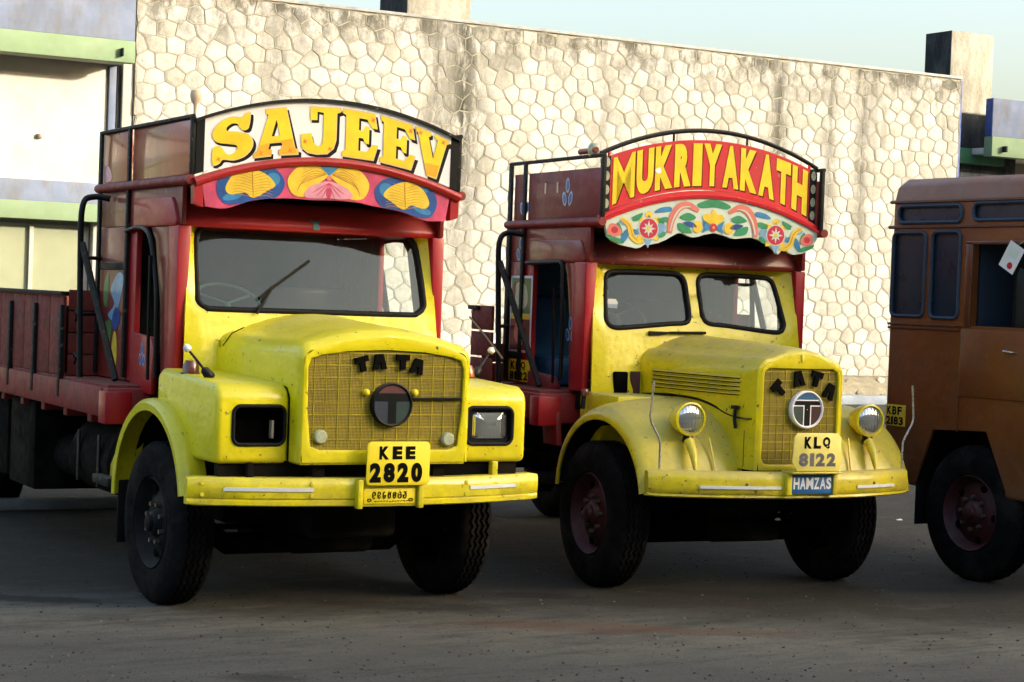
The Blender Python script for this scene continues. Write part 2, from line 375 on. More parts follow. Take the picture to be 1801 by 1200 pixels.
# -- lettering: outlines filled as flat glyphs, normalised to a unit box
GLYPH = {
 'E': [[(0, 0), (.86, 0), (.97, .33), (.82, .33), (.68, .15), (.44, .15), (.44, .43), (.56, .43), (.62, .33), (.72, .33), (.72, .70), (.62, .70), (.56, .59), (.44, .59), (.44, .85), (.66, .85), (.80, .68), (.94, .68), (.86, 1), (0, 1), (0, .90), (.09, .87), (.09, .13), (0, .10)]],
 'A': [[(0, 0), (.40, 0), (.40, .10), (.31, .13), (.35, .27), (.62, .27), (.66, .13), (.57, .10), (.57, 0), (1, 0), (1, .10), (.93, .13), (.70, 1), (.24, 1), (.24, .91), (.31, .88), (.08, .13), (0, .10)], [(.39, .41), (.49, .76), (.58, .41)]],
 'J': [[(.22, 1), (1, 1), (1, .91), (.90, .88), (.90, .32), (.84, .14), (.68, .02), (.44, 0), (.20, .03), (.02, .14), (0, .42), (.26, .44), (.32, .24), (.42, .16), (.53, .20), (.56, .34), (.56, .88), (.40, .90), (.40, .72), (.22, .72)]],
 'V': [[(0, 1), (.46, 1), (.46, .91), (.39, .88), (.54, .42), (.66, .88), (.57, .91), (.57, 1), (1, 1), (1, .91), (.93, .88), (.66, 0), (.36, 0), (.07, .88), (0, .91)]],
 'S': [[(.05, 0), (.22, 0), (.30, .07), (.55, .0), (.80, .04), (.97, .18), (1, .36), (.88, .53), (.62, .63), (.38, .70), (.36, .79), (.48, .85), (.62, .81), (.72, .66), (.88, .66), (.92, 1), (.78, 1), (.70, .94), (.48, 1), (.24, .97), (.06, .84), (.02, .66), (.14, .50), (.40, .40), (.60, .33), (.62, .22), (.50, .14), (.36, .18), (.22, .38), (.04, .38)]],
}
def fill(splines, extr=0):
    if len(splines) == 1:
        sp = splines[0]; n_ = len(sp)
        if not extr: return [(q[0], q[1], 0) for q in sp], [tuple(range(n_))]
        return [(q[0], q[1], e) for e in (extr, -extr) for q in sp], [tuple(range(n_)), tuple(range(2 * n_ - 1, n_ - 1, -1))] + [(i, i + n_, (i + 1) % n_ + n_, (i + 1) % n_) for i in range(n_)]
    cu = bpy.data.curves.new('outline', 'CURVE'); cu.dimensions = '2D'; cu.fill_mode = 'BOTH' if extr else 'FRONT'; cu.extrude = extr
    for sp in splines:
        s_ = cu.splines.new('POLY'); s_.points.add(len(sp) - 1); s_.use_cyclic_u = True
        for i, q in enumerate(sp): s_.points[i].co = (q[0], q[1], 0, 1)
    return from_curve(cu)
def from_curve(cu):
    o = bpy.data.objects.new('outline', cu); COL.objects.link(o); dg = bpy.context.evaluated_depsgraph_get(); dg.update()
    me = bpy.data.meshes.new_from_object(o.evaluated_get(dg))
    vs_ = [tuple(v.co) for v in me.vertices]; fs = [tuple(p.vertices) for p in me.polygons]
    bpy.data.objects.remove(o); bpy.data.meshes.remove(me); bpy.data.curves.remove(cu); return vs_, fs
_gc = {}
def glyph(ch, bold=.03, custom=False):
    k = (ch, bold, custom)
    if k not in _gc:
        if custom: vs_, fs = fill([catmull(g, 3, True) if ch in 'S' else g for g in GLYPH[ch]])
        else:
            cu = bpy.data.curves.new('t', 'FONT'); cu.body = ch; cu.offset = bold; cu.resolution_u = 4; vs_, fs = from_curve(cu)
        x0 = min(v[0] for v in vs_); x1 = max(v[0] for v in vs_); y0 = min(v[1] for v in vs_); y1 = max(v[1] for v in vs_)
        _gc[k] = ([((v[0] - x0) / (x1 - x0), (v[1] - y0) / (y1 - y0)) for v in vs_], fs, (x1 - x0) / (y1 - y0))
    return _gc[k]
def letter(name, mat, parent, ch, fn, bold=.03, custom=False):
    g = glyph(ch, bold, custom); mb = MB(); mb.add([fn(u, v) for u, v in g[0]], g[1])
    return mb.build(name, mat, parent, recalc=False)
def text_row(parent, mat, s_, x0, x1, z0, z1, y, bold=.03, gap=.12, name='letter', axis='y', jit=0, widths=None):
    wd = widths or [1] * len(s_); tot = sum(wd) + gap * (len(s_) - 1); un = (x1 - x0) / tot; x = x0
    for ch, k in zip(s_, wd):
        a, b = x, x + un * k; x = b + un * gap
        if ch == ' ': continue
        if axis == 'y': f = lambda u, v, a=a, b=b: (a + (b - a) * u, y, z0 + (z1 - z0) * v)
        else: f = lambda u, v, a=a, b=b: (y, a + (b - a) * u, z0 + (z1 - z0) * v)
        letter(name, mat, parent, ch, f, bold)
def decal(name, parent, shapes, fn):
    """painted motifs: every shape is (outline, material, layer)"""
    mats = []; mb = MB()
    for pts, mat, lay in shapes:
        if mat not in mats: mats.append(mat)
        vs_, fs = fill([pts]); mb.add([fn(v[0], v[1], lay) for v in vs_], fs, mats.index(mat))
    return mb.build(name, mats, parent, recalc=False)
def ell(cx, cz, a, b, n=20, rot=0): 
    return [(cx + a * math.cos(t_) * math.cos(rot) - b * math.sin(t_) * math.sin(rot), cz + a * math.cos(t_) * math.sin(rot) + b * math.sin(t_) * math.cos(rot)) for t_ in [2 * math.pi * k / n for k in range(n)]]
def star(cx, cz, r1, r2, n=6, rot=0): return [(cx + (r1 if k % 2 == 0 else r2) * math.cos(rot + math.pi * k / n), cz + (r1 if k % 2 == 0 else r2) * math.sin(rot + math.pi * k / n)) for k in range(2 * n)]
def stroke(pts, wd):
    pts = [Vector(q) for q in catmull(pts, 5)]; L, Rr = [], []; n = len(pts)
    for i, q in enumerate(pts):
        d = (pts[min(n - 1, i + 1)] - pts[max(0, i - 1)]).normalized(); nn = Vector((-d.y, d.x)); k = i / (n - 1)
        w_ = wd * (.35 + .65 * math.sin(math.pi * min(1, k * .8 + .15)))
        L.append(tuple(q + nn * w_)); Rr.append(tuple(q - nn * w_))
    return L + Rr[::-1]

# ------------------------------------------------------------------ ground
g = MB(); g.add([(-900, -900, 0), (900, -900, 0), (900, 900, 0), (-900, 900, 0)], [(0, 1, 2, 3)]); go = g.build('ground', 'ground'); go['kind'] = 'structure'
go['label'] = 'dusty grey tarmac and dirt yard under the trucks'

# ------------------------------------------------------------------ the stone wall
WX0, WX1, WY, WZ = 11.70, 30.97, 34.06, 7.25
wall = MB().box(WX0, WX1, WY, WY + .45, 0, WZ).build('stone_wall', 'mortar')
tag(wall, 'tall pale wall clad in hexagonal stones behind the yellow trucks', 'wall')
box('coping', 'concrete', wall, WX0 - .02, WX1 + .02, WY - .05, WY + .5, WZ, WZ + .06, .01)
box('edge_trim', 'trim_blue', wall, WX1, WX1 + .06, WY - .01, WY + .45, 0, WZ - .02, .01)
HW, RH = .375, .285
def hv(i, j, k):
    # shared lattice corner of a pointy-top hexagon, jittered by its own position
    cx = WX0 + (i + (.5 if j % 2 else 0)) * HW; cz = .56 + j * RH
    a = R(90 + 60 * k); x = cx + HW / math.sqrt(3) * math.cos(a); z = cz + RH / 1.5 * math.sin(a)
    rr = random.Random(int(round(x * 40)) * 7919 + int(round(z * 40)) * 104729)
    return x + rr.uniform(-.048, .048), z + rr.uniform(-.042, .042)
stones = []; edges = {}
for j in range(-1, 26):
    for i in range(-1, 54):
        P = [hv(i, j, k) for k in range(6)]
        if max(p[0] for p in P) < WX0 + .1 or min(p[0] for p in P) > WX1 - .1 or max(p[1] for p in P) < .62 or min(p[1] for p in P) > WZ - .08: continue
        P = [(min(max(x, WX0 + .01), WX1 - .01), min(max(z, .56), WZ - .01)) for x, z in P]
        c = (sum(p[0] for p in P) / 6, sum(p[1] for p in P) / 6); stones.append((c, P))
        for k in range(6):
            a, b = P[k], P[(k + 1) % 6]; key = tuple(sorted(((round(a[0], 2), round(a[1], 2)), (round(b[0], 2), round(b[1], 2)))))
            edges[key] = (a, b)
def seen(c):
    # rough test: hidden behind the cabs and sign boards of the trucks?
    x, z = c; t_ = 12.0 / WY; X = x * t_; Zt = 2.05 + (z - 2.05) * t_
    for a, b, h in ((4.5, 6.5, 3.15), (7.6, 9.7, 3.1), (10.4, 14, 3.1), (3.5, 6.6, 1.7), (7.5, 9.9, 1.7)):
        if a < X < b and Zt < h: return False
    return True
order = sorted(stones, key=lambda q: (0 if seen(q[0]) else 1, q[0][0] * .5 + abs(q[0][1] - 3) * .3))
def stone_mesh(mb, c, P, rr):
    h = rr.uniform(.010, .028); tx, tz = rr.uniform(-.035, .035), rr.uniform(-.035, .035); rings = []
    for k, d in ((.965, .0), (.89, .72), (.60, .97)):
        rings.append([(c[0] + (x - c[0]) * k, WY - .002 - h * d - (x - c[0]) * tx * d - (z - c[1]) * tz * d, c[1] + (z - c[1]) * k) for x, z in P])
    vs_ = [q for r_ in rings for q in r_] + [(c[0], WY - .002 - h * 1.02, c[1])]
    fs = [(a * 6 + i, a * 6 + (i + 1) % 6, (a + 1) * 6 + (i + 1) % 6, (a + 1) * 6 + i) for a in range(2) for i in range(6)] + [(12 + i, 12 + (i + 1) % 6, 18) for i in range(6)]
    mb.add(vs_, fs)
rest = MB(); rest_m = []
for n_, (c, P) in enumerate(order):
    rr = random.Random(n_ * 31 + 5); mt = rr.choice(['stone_a_wall', 'stone_b_wall', 'stone_b_wall', 'stone_c_wall'])
    if n_ < 300:
        mb = MB(); stone_mesh(mb, c, P, rr); mb.build('stone', mt, wall, smooth=38)
    else:
        k0 = len(rest.f); stone_mesh(rest, c, P, rr); rest.m[k0:] = [{'stone_a_wall': 0, 'stone_b_wall': 1, 'stone_c_wall': 2}[mt]] * (len(rest.f) - k0)
ro = rest.build('stone_field', ['stone_a_wall', 'stone_b_wall', 'stone_c_wall'], wall, smooth=38); ro['kind'] = 'stuff'
ribs = MB()
for a, b in edges.values():
    d = Vector((b[0] - a[0], b[1] - a[1]))
    if d.length < .03: continue
    nn = Vector((-d.y, d.x)).normalized() * .011; dd = d.normalized() * .008; vs_ = []
    for q, sg in ((a, -1), (b, 1)):
        qx, qz = q[0] + dd.x * sg, q[1] + dd.y * sg
        vs_ += [(qx + nn.x * 1.4, WY - .001, qz + nn.y * 1.4), (qx + nn.x * .6, WY - .022, qz + nn.y * .6), (qx - nn.x * .6, WY - .022, qz - nn.y * .6), (qx - nn.x * 1.4, WY - .001, qz - nn.y * 1.4)]
    ribs.add(vs_, [(0, 1, 5, 4), (1, 2, 6, 5), (2, 3, 7, 6)])
rb = ribs.build('raised_pointing', 'mortar', wall); rb['kind'] = 'stuff'

# rubble footing, kerb and debris
foot = thing('rubble_footing', 'rough tan rubble footing along the base of the stone wall', 'footing', (WX0, WY, 0))
rr = random.Random(3); x = 0
pl = MB().prism([(-.55, 0), (-.42, .3), (-.12, .50), (0, .54), (0, 0)], 'x', 0, WX1 - WX0).build('bed', 'rubble', foot)
for k in range(120):
    px_ = rr.uniform(0, WX1 - WX0); u = rr.uniform(0, 1); s_ = rr.uniform(.05, .15)
    mb = MB(); bm = bmesh.new(); bmesh.ops.create_icosphere(bm, subdivisions=1, radius=s_)
    vs_ = [(v.co.x * rr.uniform(.8, 1.4) + px_, v.co.y * rr.uniform(.8, 1.1) - .50 + u * .42, max(0, v.co.z * rr.uniform(.6, 1) + .08 + u * .42)) for v in bm.verts]; fs = [tuple(v.index for v in f.verts) for f in bm.faces]; bm.free()
    mb.add(vs_, fs); mb.build('stone', rr.choice(['rubble', 'stone_c', 'stone_a']), foot)
kb = box('kerb', 'kerb_blue', None, 10.5, 34, 32.6, 33.0, 0, .20, .03); tag(kb, 'long bluish grey kerb in front of the rubble footing', 'kerb')
kb2 = box('concrete_beam', 'concrete', None, 3.3, 8.6, 17.2, 17.42, 0, .10, .02); tag(kb2, 'pale concrete beam lying on the ground under the left truck bed', 'beam')
pile = thing('rubble_pile', 'small pile of pale rubble seen under the bonneted truck', 'rubble', (11.3, 15.4, 0))
for k in range(26):
    a = rr.uniform(0, 6.28); d = rr.uniform(0, .42) ** 1.1; s_ = rr.uniform(.04, .09)
    bm = bmesh.new(); bmesh.ops.create_icosphere(bm, subdivisions=1, radius=s_)
    hz = max(0, .16 - d * .34)
    vs_ = [(v.co.x * rr.uniform(.8, 1.3) + d * math.cos(a), v.co.y * rr.uniform(.8, 1.2) + d * math.sin(a), max(0, v.co.z * rr.uniform(.7, 1) + hz + s_ * .5)) for v in bm.verts]; fs = [tuple(v.index for v in f.verts) for f in bm.faces]; bm.free()
    MB().add(vs_, fs).build('rock', 'stone_b', pile)
gr = MB()
for k in range(7000):
    d = 8.2 + 10 * rr.random() ** 1.5; a = rr.uniform(.05, .88); X, Y = d * math.sin(a) + rr.uniform(-.5, .5), d * math.cos(a); s_ = rr.choice([.003, .003, .004, .005, .005, .006, .008, .011]); a0 = rr.uniform(0, 6.28)
    ring = [(X + s_ * rr.uniform(.7, 1.3) * math.cos(a0 + q * 1.257), Y + s_ * rr.uniform(.7, 1.3) * math.sin(a0 + q * 1.257), .0005) for q in range(5)]
    top = [(X + (x_ - X) * .6, Y + (y_ - Y) * .6, s_ * rr.uniform(.5, .9)) for x_, y_, z_ in ring]
    gr.add(ring + top, [(q, (q + 1) % 5, 5 + (q + 1) % 5, 5 + q) for q in range(5)] + [(5, 6, 7, 8, 9)], rr.choice([0, 0, 0, 0, 1]))
go2 = gr.build('gravel', ['pebble_dark', 'pebble']); tag(go2, 'loose grit and small pebbles scattered over the yard', 'gravel', kind='stuff')
pp = MB().add([(-.05, -.03, .002), (.05, -.04, .004), (.06, .03, .02), (-.04, .04, .005), (-.05, -.03, 0), (.05, -.04, 0), (.06, .03, .017), (-.04, .04, .002)], [(0, 1, 2, 3), (4, 7, 6, 5), (0, 4, 5, 1), (1, 5, 6, 2), (2, 6, 7, 3), (3, 7, 4, 0)]).build('paper_scrap', 'paper')
pp.location = (12.95, 14.85, 0); pp.scale = (.55, .55, .55); tag(pp, 'small white paper scrap on the ground behind the bonneted truck', 'paper')

# ------------------------------------------------------------------ buildings
bl = thing('office_building', 'white two storey building with blue and green bands beside the stone wall', 'building', (0, 34, 0))
def bpart(name, mat, x0, x1, y0, y1, z0, z1, par=bl, bv=.01): return box(name, mat, par, x0, x1, y0 - 34, y1 - 34, z0, z1, bv)
BX = -22.0
bpart('wall', 'plaster', BX, 11.26, 34.20, 44, 0, 7.3)
bpart('parapet', 'wall_blue', BX, 11.46, 33.40, 33.60, 6.19, 7.9)
bpart('green_band', 'wall_green', BX, 11.465, 33.38, 33.62, 5.81, 6.188)
bpart('soffit', 'plaster_trim', BX, 11.46, 33.62, 34.198, 5.84, 5.95)
bpart('pilaster', 'wall_blue', 11.27, 11.40, 34.14, 34.6, 0, 5.83)
bpart('corner_return', 'plaster', 11.26, 11.72, 34.5, 34.8, 0, 7.3)
bpart('corner_strip', 'plaster', 11.50, 11.69, 34.09, 34.30, 0, 7.2)
bpart('gap_shade_strip', 'mould_and_shade', 11.42, 11.48, 34.16, 34.22, 0, 5.83)  # dark strip whose colour stands for the unlit gap beside the pilaster
bpart('blue_band', 'wall_blue', BX, 11.24, 34.05, 34.196, 3.35, 3.73)
bpart('canopy_band', 'wall_green', BX, 11.245, 33.70, 34.194, 3.04, 3.347)
for k in range(14):
    x1 = 10.98 - k * 2.30
    wf = bpart('window', 'plaster_trim', x1 - 2.06, x1, 34.12, 34.199, .95, 2.97)
    for q in (0, 1):
        a = x1 - 2.0 + q * 1.0
        MB().box(a, a + .92, 34.105 - 34, 34.118 - 34, 1.05, 2.92).build('pane', 'window_pane', wf)
    MB().box(x1 - 1.075, x1 - 1.005, 34.04 - 34, 34.118 - 34, 1.0, 2.95).build('mullion', 'plaster', wf)
    bpart('pier', 'plaster', x1 + .02, x1 + .22, 33.95, 34.198, 0, 3.04)
bpart('wall_hook', 'nut', 10.02, 10.10, 34.14, 34.20, 4.45, 4.53)
bpart('drain_spout', 'black_worn', 11.20, 11.23, 33.28, 33.38, 5.90, 6.05)
# right-hand block with blue parapet
brb = thing('corner_block', 'blue and green painted parapet block at the right end of the stone wall', 'building', (36, 34, 0))
def rp(name, mat, x0, x1, y0, y1, z0, z1, bv=.01): return box(name, mat, brb, x0 - 36, x1 - 36, y0 - 34, y1 - 34, z0, z1, bv)
rp('parapet_end', 'trim_blue', 31.972, 31.979, 34.07, 34.29, 6.055, 6.90, .002)
rp('parapet', 'wall_blue', 31.98, 44, 34.06, 34.30, 6.05, 6.92)
rp('green_band', 'wall_green', 31.975, 44, 34.04, 34.31, 5.60, 6.048)
rp('soffit', 'plaster_trim', 31.98, 44, 34.32, 35.9, 5.66, 5.80)
rp('wall', 'plaster', 31.2, 44, 35.9, 44, 0, 6.6)
rp('recess_wall', 'mould_and_shade', 31.08, 33.6, 34.96, 34.995, 4.4, 6.62)  # dark sheet over the tower foot: parapet's shadow put into its algae colour
rp('recess_ledge', 'trim_green', 31.08, 33.0, 34.70, 34.955, 5.45, 5.80)
rp('drain_spout', 'black_worn', 32.28, 32.33, 33.9, 34.04, 5.70, 5.84)
def tower(label, x0, x1, y0, y1, z0, z1):
    t_ = thing('roof_tower', label, 'tower', ((x0 + x1) / 2, (y0 + y1) / 2, z0), group='towers on the roof line')
    hx, hy = (x1 - x0) / 2, (y1 - y0) / 2
    MB().box(-hx, hx, -hy, hy, 0, z1 - z0).build('shaft', 'tower_face', t_, bevel=.03)
    MB().box(-hx - .012, -hx - .002, -hy + .0, hy - .01, .0, z1 - z0 - .01).build('mould_coat', 'mould_and_shade', t_)
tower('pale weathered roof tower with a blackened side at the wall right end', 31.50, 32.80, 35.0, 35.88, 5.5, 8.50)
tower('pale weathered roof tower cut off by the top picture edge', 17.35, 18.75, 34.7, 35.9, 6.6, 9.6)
# the long block across the yard that keeps the trucks in shade
sb = thing('warehouse', 'long plain warehouse across the yard behind the photographer', 'building', (30, -70, 0))
SHY, SHH = -52.0, 28.5
MB().box(-190, 160, -20, SHY + 70, 0, SHH).build('wall', 'far_wall', sb, bevel=.1)
MB().box(-190.5, 160.5, SHY + 70.01, SHY + 70.5, SHH - .8, SHH + .3).build('eaves', 'concrete', sb)

# ------------------------------------------------------------------ shared truck parts
def wheel(par, x, y, side, rim, steer=0, dual=False):
    """side -1: outer face towards -x"""
    key = rim
    if key not in WH:
        R0, Wd = .52, .25
        prof = [(.285, .03), (.30, .0), (.36, -.012), (.43, -.008), (.485, .008), (.505, .025)]
        gi = []
        for gx in (.065, .105, .145, .185):
            prof += [(.52, gx - .013)]; gi.append(len(prof) - 1)
            prof += [(.503, gx - .009)]; gi.append(len(prof) - 1)
            prof += [(.503, gx + .004)]; gi.append(len(prof) - 1)
            prof += [(.52, gx + .008)]; gi.append(len(prof) - 1)
        prof += [(.505, Wd - .025), (.485, Wd - .008), (.43, Wd + .008), (.36, Wd + .012), (.30, Wd), (.285, Wd - .03)]
        ty = MB().lathe(prof, 'x', n=96, zig={k: .009 for k in gi})
        t_ = ty.build('tyre', 'tyre', smooth=32)
        rm = MB().lathe([(.295, .02), (.285, .0), (.275, .012), (.262, .05), (.235, .085), (.17, .055), (.15, .045), (.10, .045), (.088, .03), (.075, .012), (.055, .004), (.048, -.018), (.03, -.024), (0, -.025)], 'x', n=40)
        r_ = rm.build('rim', rim, smooth=30)
        h_ = MB().tube([(.072, 0, 0), (.060, 0, 0)], .028, 12).build('hand_hole', 'black_flat')
        nt = MB().tube([(.05, 0, 0), (.015, 0, 0)], .016, 6).build('wheel_nut', 'nut', smooth=30)
        for o in (t_, r_, h_, nt): COL.objects.unlink(o)
        WH[key] = (t_, r_, h_, nt)
    src = WH[key]
    root = src[0].copy(); root.name = 'wheel'; COL.objects.link(root); root.parent = par
    root.location = (x, y, .515); root.rotation_euler = (random.uniform(0, 6), 0, (math.pi if side > 0 else 0) + R(steer))
    o = src[1].copy(); o.name = 'rim'; COL.objects.link(o); o.parent = root
    for k in range(5):
        a = 2 * math.pi * k / 5 + .5; o = src[2].copy(); o.name = 'hand_hole'; COL.objects.link(o); o.parent = root; o.location = (0, .205 * math.cos(a), .205 * math.sin(a))
    for k in range(8):
        a = 2 * math.pi * k / 8; o = src[3].copy(); o.name = 'wheel_nut'; COL.objects.link(o); o.parent = root; o.location = (0, .125 * math.cos(a), .125 * math.sin(a))
WH = {}
def arcz(xh, ze, zc):
    return lambda x: zc - (zc - ze) * (x / xh) ** 2
def flowers3(cx, cz, k=1.0):
    out = []
    for dx, dz, rt_ in ((0, .055, 0), (-.045, -.035, .35), (.045, -.035, -.35)):
        out += [(ell(cx + dx * k, cz + dz * k, .032 * k, .052 * k, 14, rt_), 'blue_pale', 0), (ell(cx + dx * k, cz + dz * k, .020 * k, .036 * k, 12, rt_), 'blue_deep', 1)]
    return out
SIDE = lambda X: (lambda u, v, l: (X - .002 - .0012 * l, u, v))     # motif on a side facing -x
FRONT = lambda Y: (lambda u, v, l: (u, Y - .002 - .0012 * l, v))

def cab(T, y0, y1, zh, zr, cfg):
    """cab shell from front corner y0 to back y1, header bottom zh, roof rail zr"""
    X = .93; red, side_m, inn = 'red', cfg['side'], cfg['inner']
    for s_ in (-1, 1):
        def bx(name, mat, xa, xb, *a, bv=.006): 
            lo, hi = sorted((s_ * xa, s_ * xb)); return box(name, mat, T, lo, hi, *a, bv)
        # red corner pillar, then varnished strip, roof side and rear quarter
        MB().prism([(s_ * .895, 1.36), (s_ * .948, 1.36), (s_ * .948, zh - .002), (s_ * .855, zh - .002)], 'y', y0 - .005, y0 + .20).build('corner_pillar', red, T, bevel=.012)
        k_ = cfg.get('ds', 1); MB().prism([(y0 + .202, 1.34), (y0 + .20 + .10 * k_, 1.34), (y0 + .20 + .16 * k_, 1.9), (y0 + .20 + .30 * k_, zh - .10), (y0 + .20 + .42 * k_, zh), (y0 + .202, zh)], 'x', s_ * (X - .03), s_ * (X + .004)).build('door_surround', side_m, T, bevel=.004)
        bx('roof_side', side_m, X - .03, X + .002, y0 - .02, y1, zh + .002, zr - .02)
        bx('rear_quarter', side_m, X - .03, X + .002, y0 + 1.10, y1, 1.36, zh)
        bx('door_post', red, X - .045, X - .005, y0 + .94, y0 + 1.098, 1.36, zh)
        bx('upright', 'black_worn', X + .003, X + .025, y0 + 1.08, y0 + 1.13, 1.38, cfg['ztop'] - .01)
        bx('upright', 'black_worn', X + .003, X + .025, y1 - .06, y1 + .0, 1.38, cfg['ztop'] - .01)
        bx('strap', 'black_worn', X + .003, X + .012, y0 + 1.131, y1 - .061, cfg['strap'], cfg['strap'] + .05)
        # half door
        dt = cfg.get('dt', 1.70); MB().prism([(y0 + .46, 1.30), (y0 + .42, dt - .10), (y0 + .50, dt - .02), (y0 + .935, dt), (y0 + .935, 1.30)], 'x', s_ * (X - .02), s_ * (X + .02)).build('door', cfg['door'], T, bevel=.012)
        # black door-window frame with hinged rod
        tube('door_frame', 'black', T, (lambda q: q)([(s_ * (X + .02), y0 + 1.02, zh - .01), (s_ * (X + .03), y0 + .40, zh - .0), (s_ * (X + .03), y0 + .36, zh - .03), (s_ * (X + .03), y0 + .33, 1.9), (s_ * (X + .03), y0 + .33, 1.42)]) if 'ds' in cfg else catmull([(s_ * (X + .02), y0 + 1.10, zh - .03), (s_ * (X + .03), y0 + .80, zh - .01), (s_ * (X + .03), y0 + .56, zh - .06), (s_ * (X + .03), y0 + .42, zh - .28), (s_ * (X + .03), y0 + .35, 1.9), (s_ * (X + .03), y0 + .33, 1.42)], 5), .017, 8)
        tube('grab_rail', 'black', T, [(s_ * (X + .055), y0 + .44, zh - .2), (s_ * (X + .06), y0 + .42, 1.9), (s_ * (X + .06), y0 + .40, 1.4)], .012, 6)
        # roof rack side: rail, frame and panel
        tube('roof_rail', cfg['railm'], T, [(s_ * (X + .02), y0 - .24, zr), (s_ * (X + .02), y1, zr)], .032, 10)
        yt = y0 - .22
        zt = cfg['ztop']
        bx('rack_panel', cfg['panel'], X - .02, X, yt + .04, y0 + 1.07, zr + .035, zt - cfg['gap'])
        bx('rack_panel', cfg['panel'], X - .02, X, y0 + 1.14, y1 - .07, zr + .035, zt - cfg['gap'])
        tube('rack_rail', 'black_worn', T, [(s_ * (X + .01), yt, zt), (s_ * (X + .01), y1, zt)], .015, 6)
        bx('rack_frame', 'black_worn', X - .01, X + .02, yt, yt + .04, zr + .03, zt)
        bx('rack_frame', 'maroon', X - .005, X + .004, yt + .04, y1 - .06, zr + .012, zr + .036)
        # guard pipe and diagonal stay behind the cab
        tube('guard_pipe', 'black', T, catmull([(s_ * .95, y1 - .3, zr - .08), (s_ * 1.06, y1 - .26, zr - .07), (s_ * 1.14, y1 - .28, zr - .14), (s_ * 1.15, y1 - .3, 2.2), (s_ * 1.15, y1 - .38, 1.36)], 5), .022, 8)
        tube('stay', 'black_worn', T, [(s_ * 1.14, y1 - .30, 2.30), (s_ * 1.05, y1 - .90, 1.37)], .024, 6)
        for zz in (1.8, 2.2): tube('stay', 'black', T, [(s_ * 1.15, y1 - .32, zz), (s_ * .93, y1 - .04, zz)], .014, 6)
    # interior
    box('back_wall', inn, T, -.90, .90, y1 - .05, y1, 1.36, zr - .02)
    box('floor', 'interior_dark', T, -.90, .90, y0 + .1, y1 - .051, 1.22, 1.34)
    box('roof', 'interior_dark', T, -.90, .90, y0 - .02, y1 - .051, zr - .07, zr - .021)
    box('seat', cfg['seat'], T, -.80, .80, y0 + .75, y0 + 1.25, 1.36, 1.58, .04)
    box('seat_back', cfg['seat'], T, -.80, .80, y0 + 1.25, y0 + 1.38, 1.45, 2.05, .04)
    box('dashboard', 'interior_dark', T, -.86, .86, y0 + .10, y0 + .34, 1.45, 1.80, .04)
    c = Vector((-.42, y0 + .50, 1.92)); ax = Vector((0, -.55, .83)); u = Vector((1, 0, 0)); v_ = ax.cross(u)
    sw = MB().tube([c + (u * math.cos(t_) + v_ * math.sin(t_)) * .23 for t_ in [2 * math.pi * k / 28 for k in range(28)]], .013, 8, closed=True)
    sw.tube([c, c + Vector((0, -.3, -.32))], .02, 8)
    for a in (0, 2.1, 4.2): sw.tube([c, c + (u * math.cos(a + .5) + v_ * math.sin(a + .5)) * .23], .008, 6)
    sw.build('steering_wheel', 'wheel_green', T, smooth=50)

def bed(T, y0, y1, vertical):
    zf = 1.30
    box('bed_floor', 'plank_red', T, -1.17, 1.17, y0, y1, zf, zf + .05)
    box('front_beam', 'red_dark', T, -1.19, 1.19, y0 - .05, y0 + .06, zf - .19, zf + .03, .012)
    for s_ in (-1, 1):
        lo, hi = sorted((s_ * 1.13, s_ * 1.20)); box('side_beam', 'red_dark', T, lo, hi, y0 + .062, y1, zf - .17, zf + .03, .012)
        lo, hi = sorted((s_ * 1.02, s_ * 1.205)); box('corner_plate', 'red', T, lo, hi, y0 - .06, y0 + .10, zf - .21, zf + .01, .012)
        lo, hi = sorted((s_ * 1.15, s_ * 1.175)); ys = y0 + 1.15
        if vertical:
            k = 0
            while ys + k * .37 < y1 - .2:
                a = ys + k * .37; box('plank', 'plank_red', T, lo, hi, a, a + .355, zf + .052, 1.92, .006)
                if k % 2 == 0:
                    l2, h2 = sorted((s_ * 1.176, s_ * 1.205)); box('stake', 'black_worn', T, l2, h2, a - .045, a + .02, zf - .1, 1.86, .006)
                k += 1
        else:
            for k in range(3): box('plank', 'plank_red', T, lo, hi, ys - .25, ys + .14, zf + .055 + k * .205, zf + .055 + k * .205 + .19, .006)
            for k in range(0):
                l2, h2 = sorted((s_ * 1.176, s_ * 1.205)); box('stake', 'black_worn', T, l2, h2, ys + .05 + k * .95, ys + .12 + k * .95, zf - .1, 1.92, .006)
        l3, h3 = sorted((s_ * 1.14, s_ * 1.20)); box('top_rail', 'black_worn', T, l3, h3, ys - .02, y1 if vertical else ys + .17, 1.922, 1.955, .008)
    for k in range(4 if vertical else 2):
        box('headboard_plank', 'plank_red', T, -1.14, 1.14, y0 + 1.12, y0 + 1.15, zf + .055 + k * .155, zf + .055 + k * .155 + .148, .006)
    for k in range(6):
        for s_ in (-1, 1):
            lo, hi = sorted((s_ * .5, s_ * 1.12)); box('cross_member', 'red_dark', T, lo, hi, y0 + .55 + k * .62, y0 + .65 + k * .62, zf - .24, zf - .002, .006)
    if vertical: box('tail_plank', 'plank_red', T, -1.15, 1.15, y1 - .03, y1, zf + .052, 1.92)

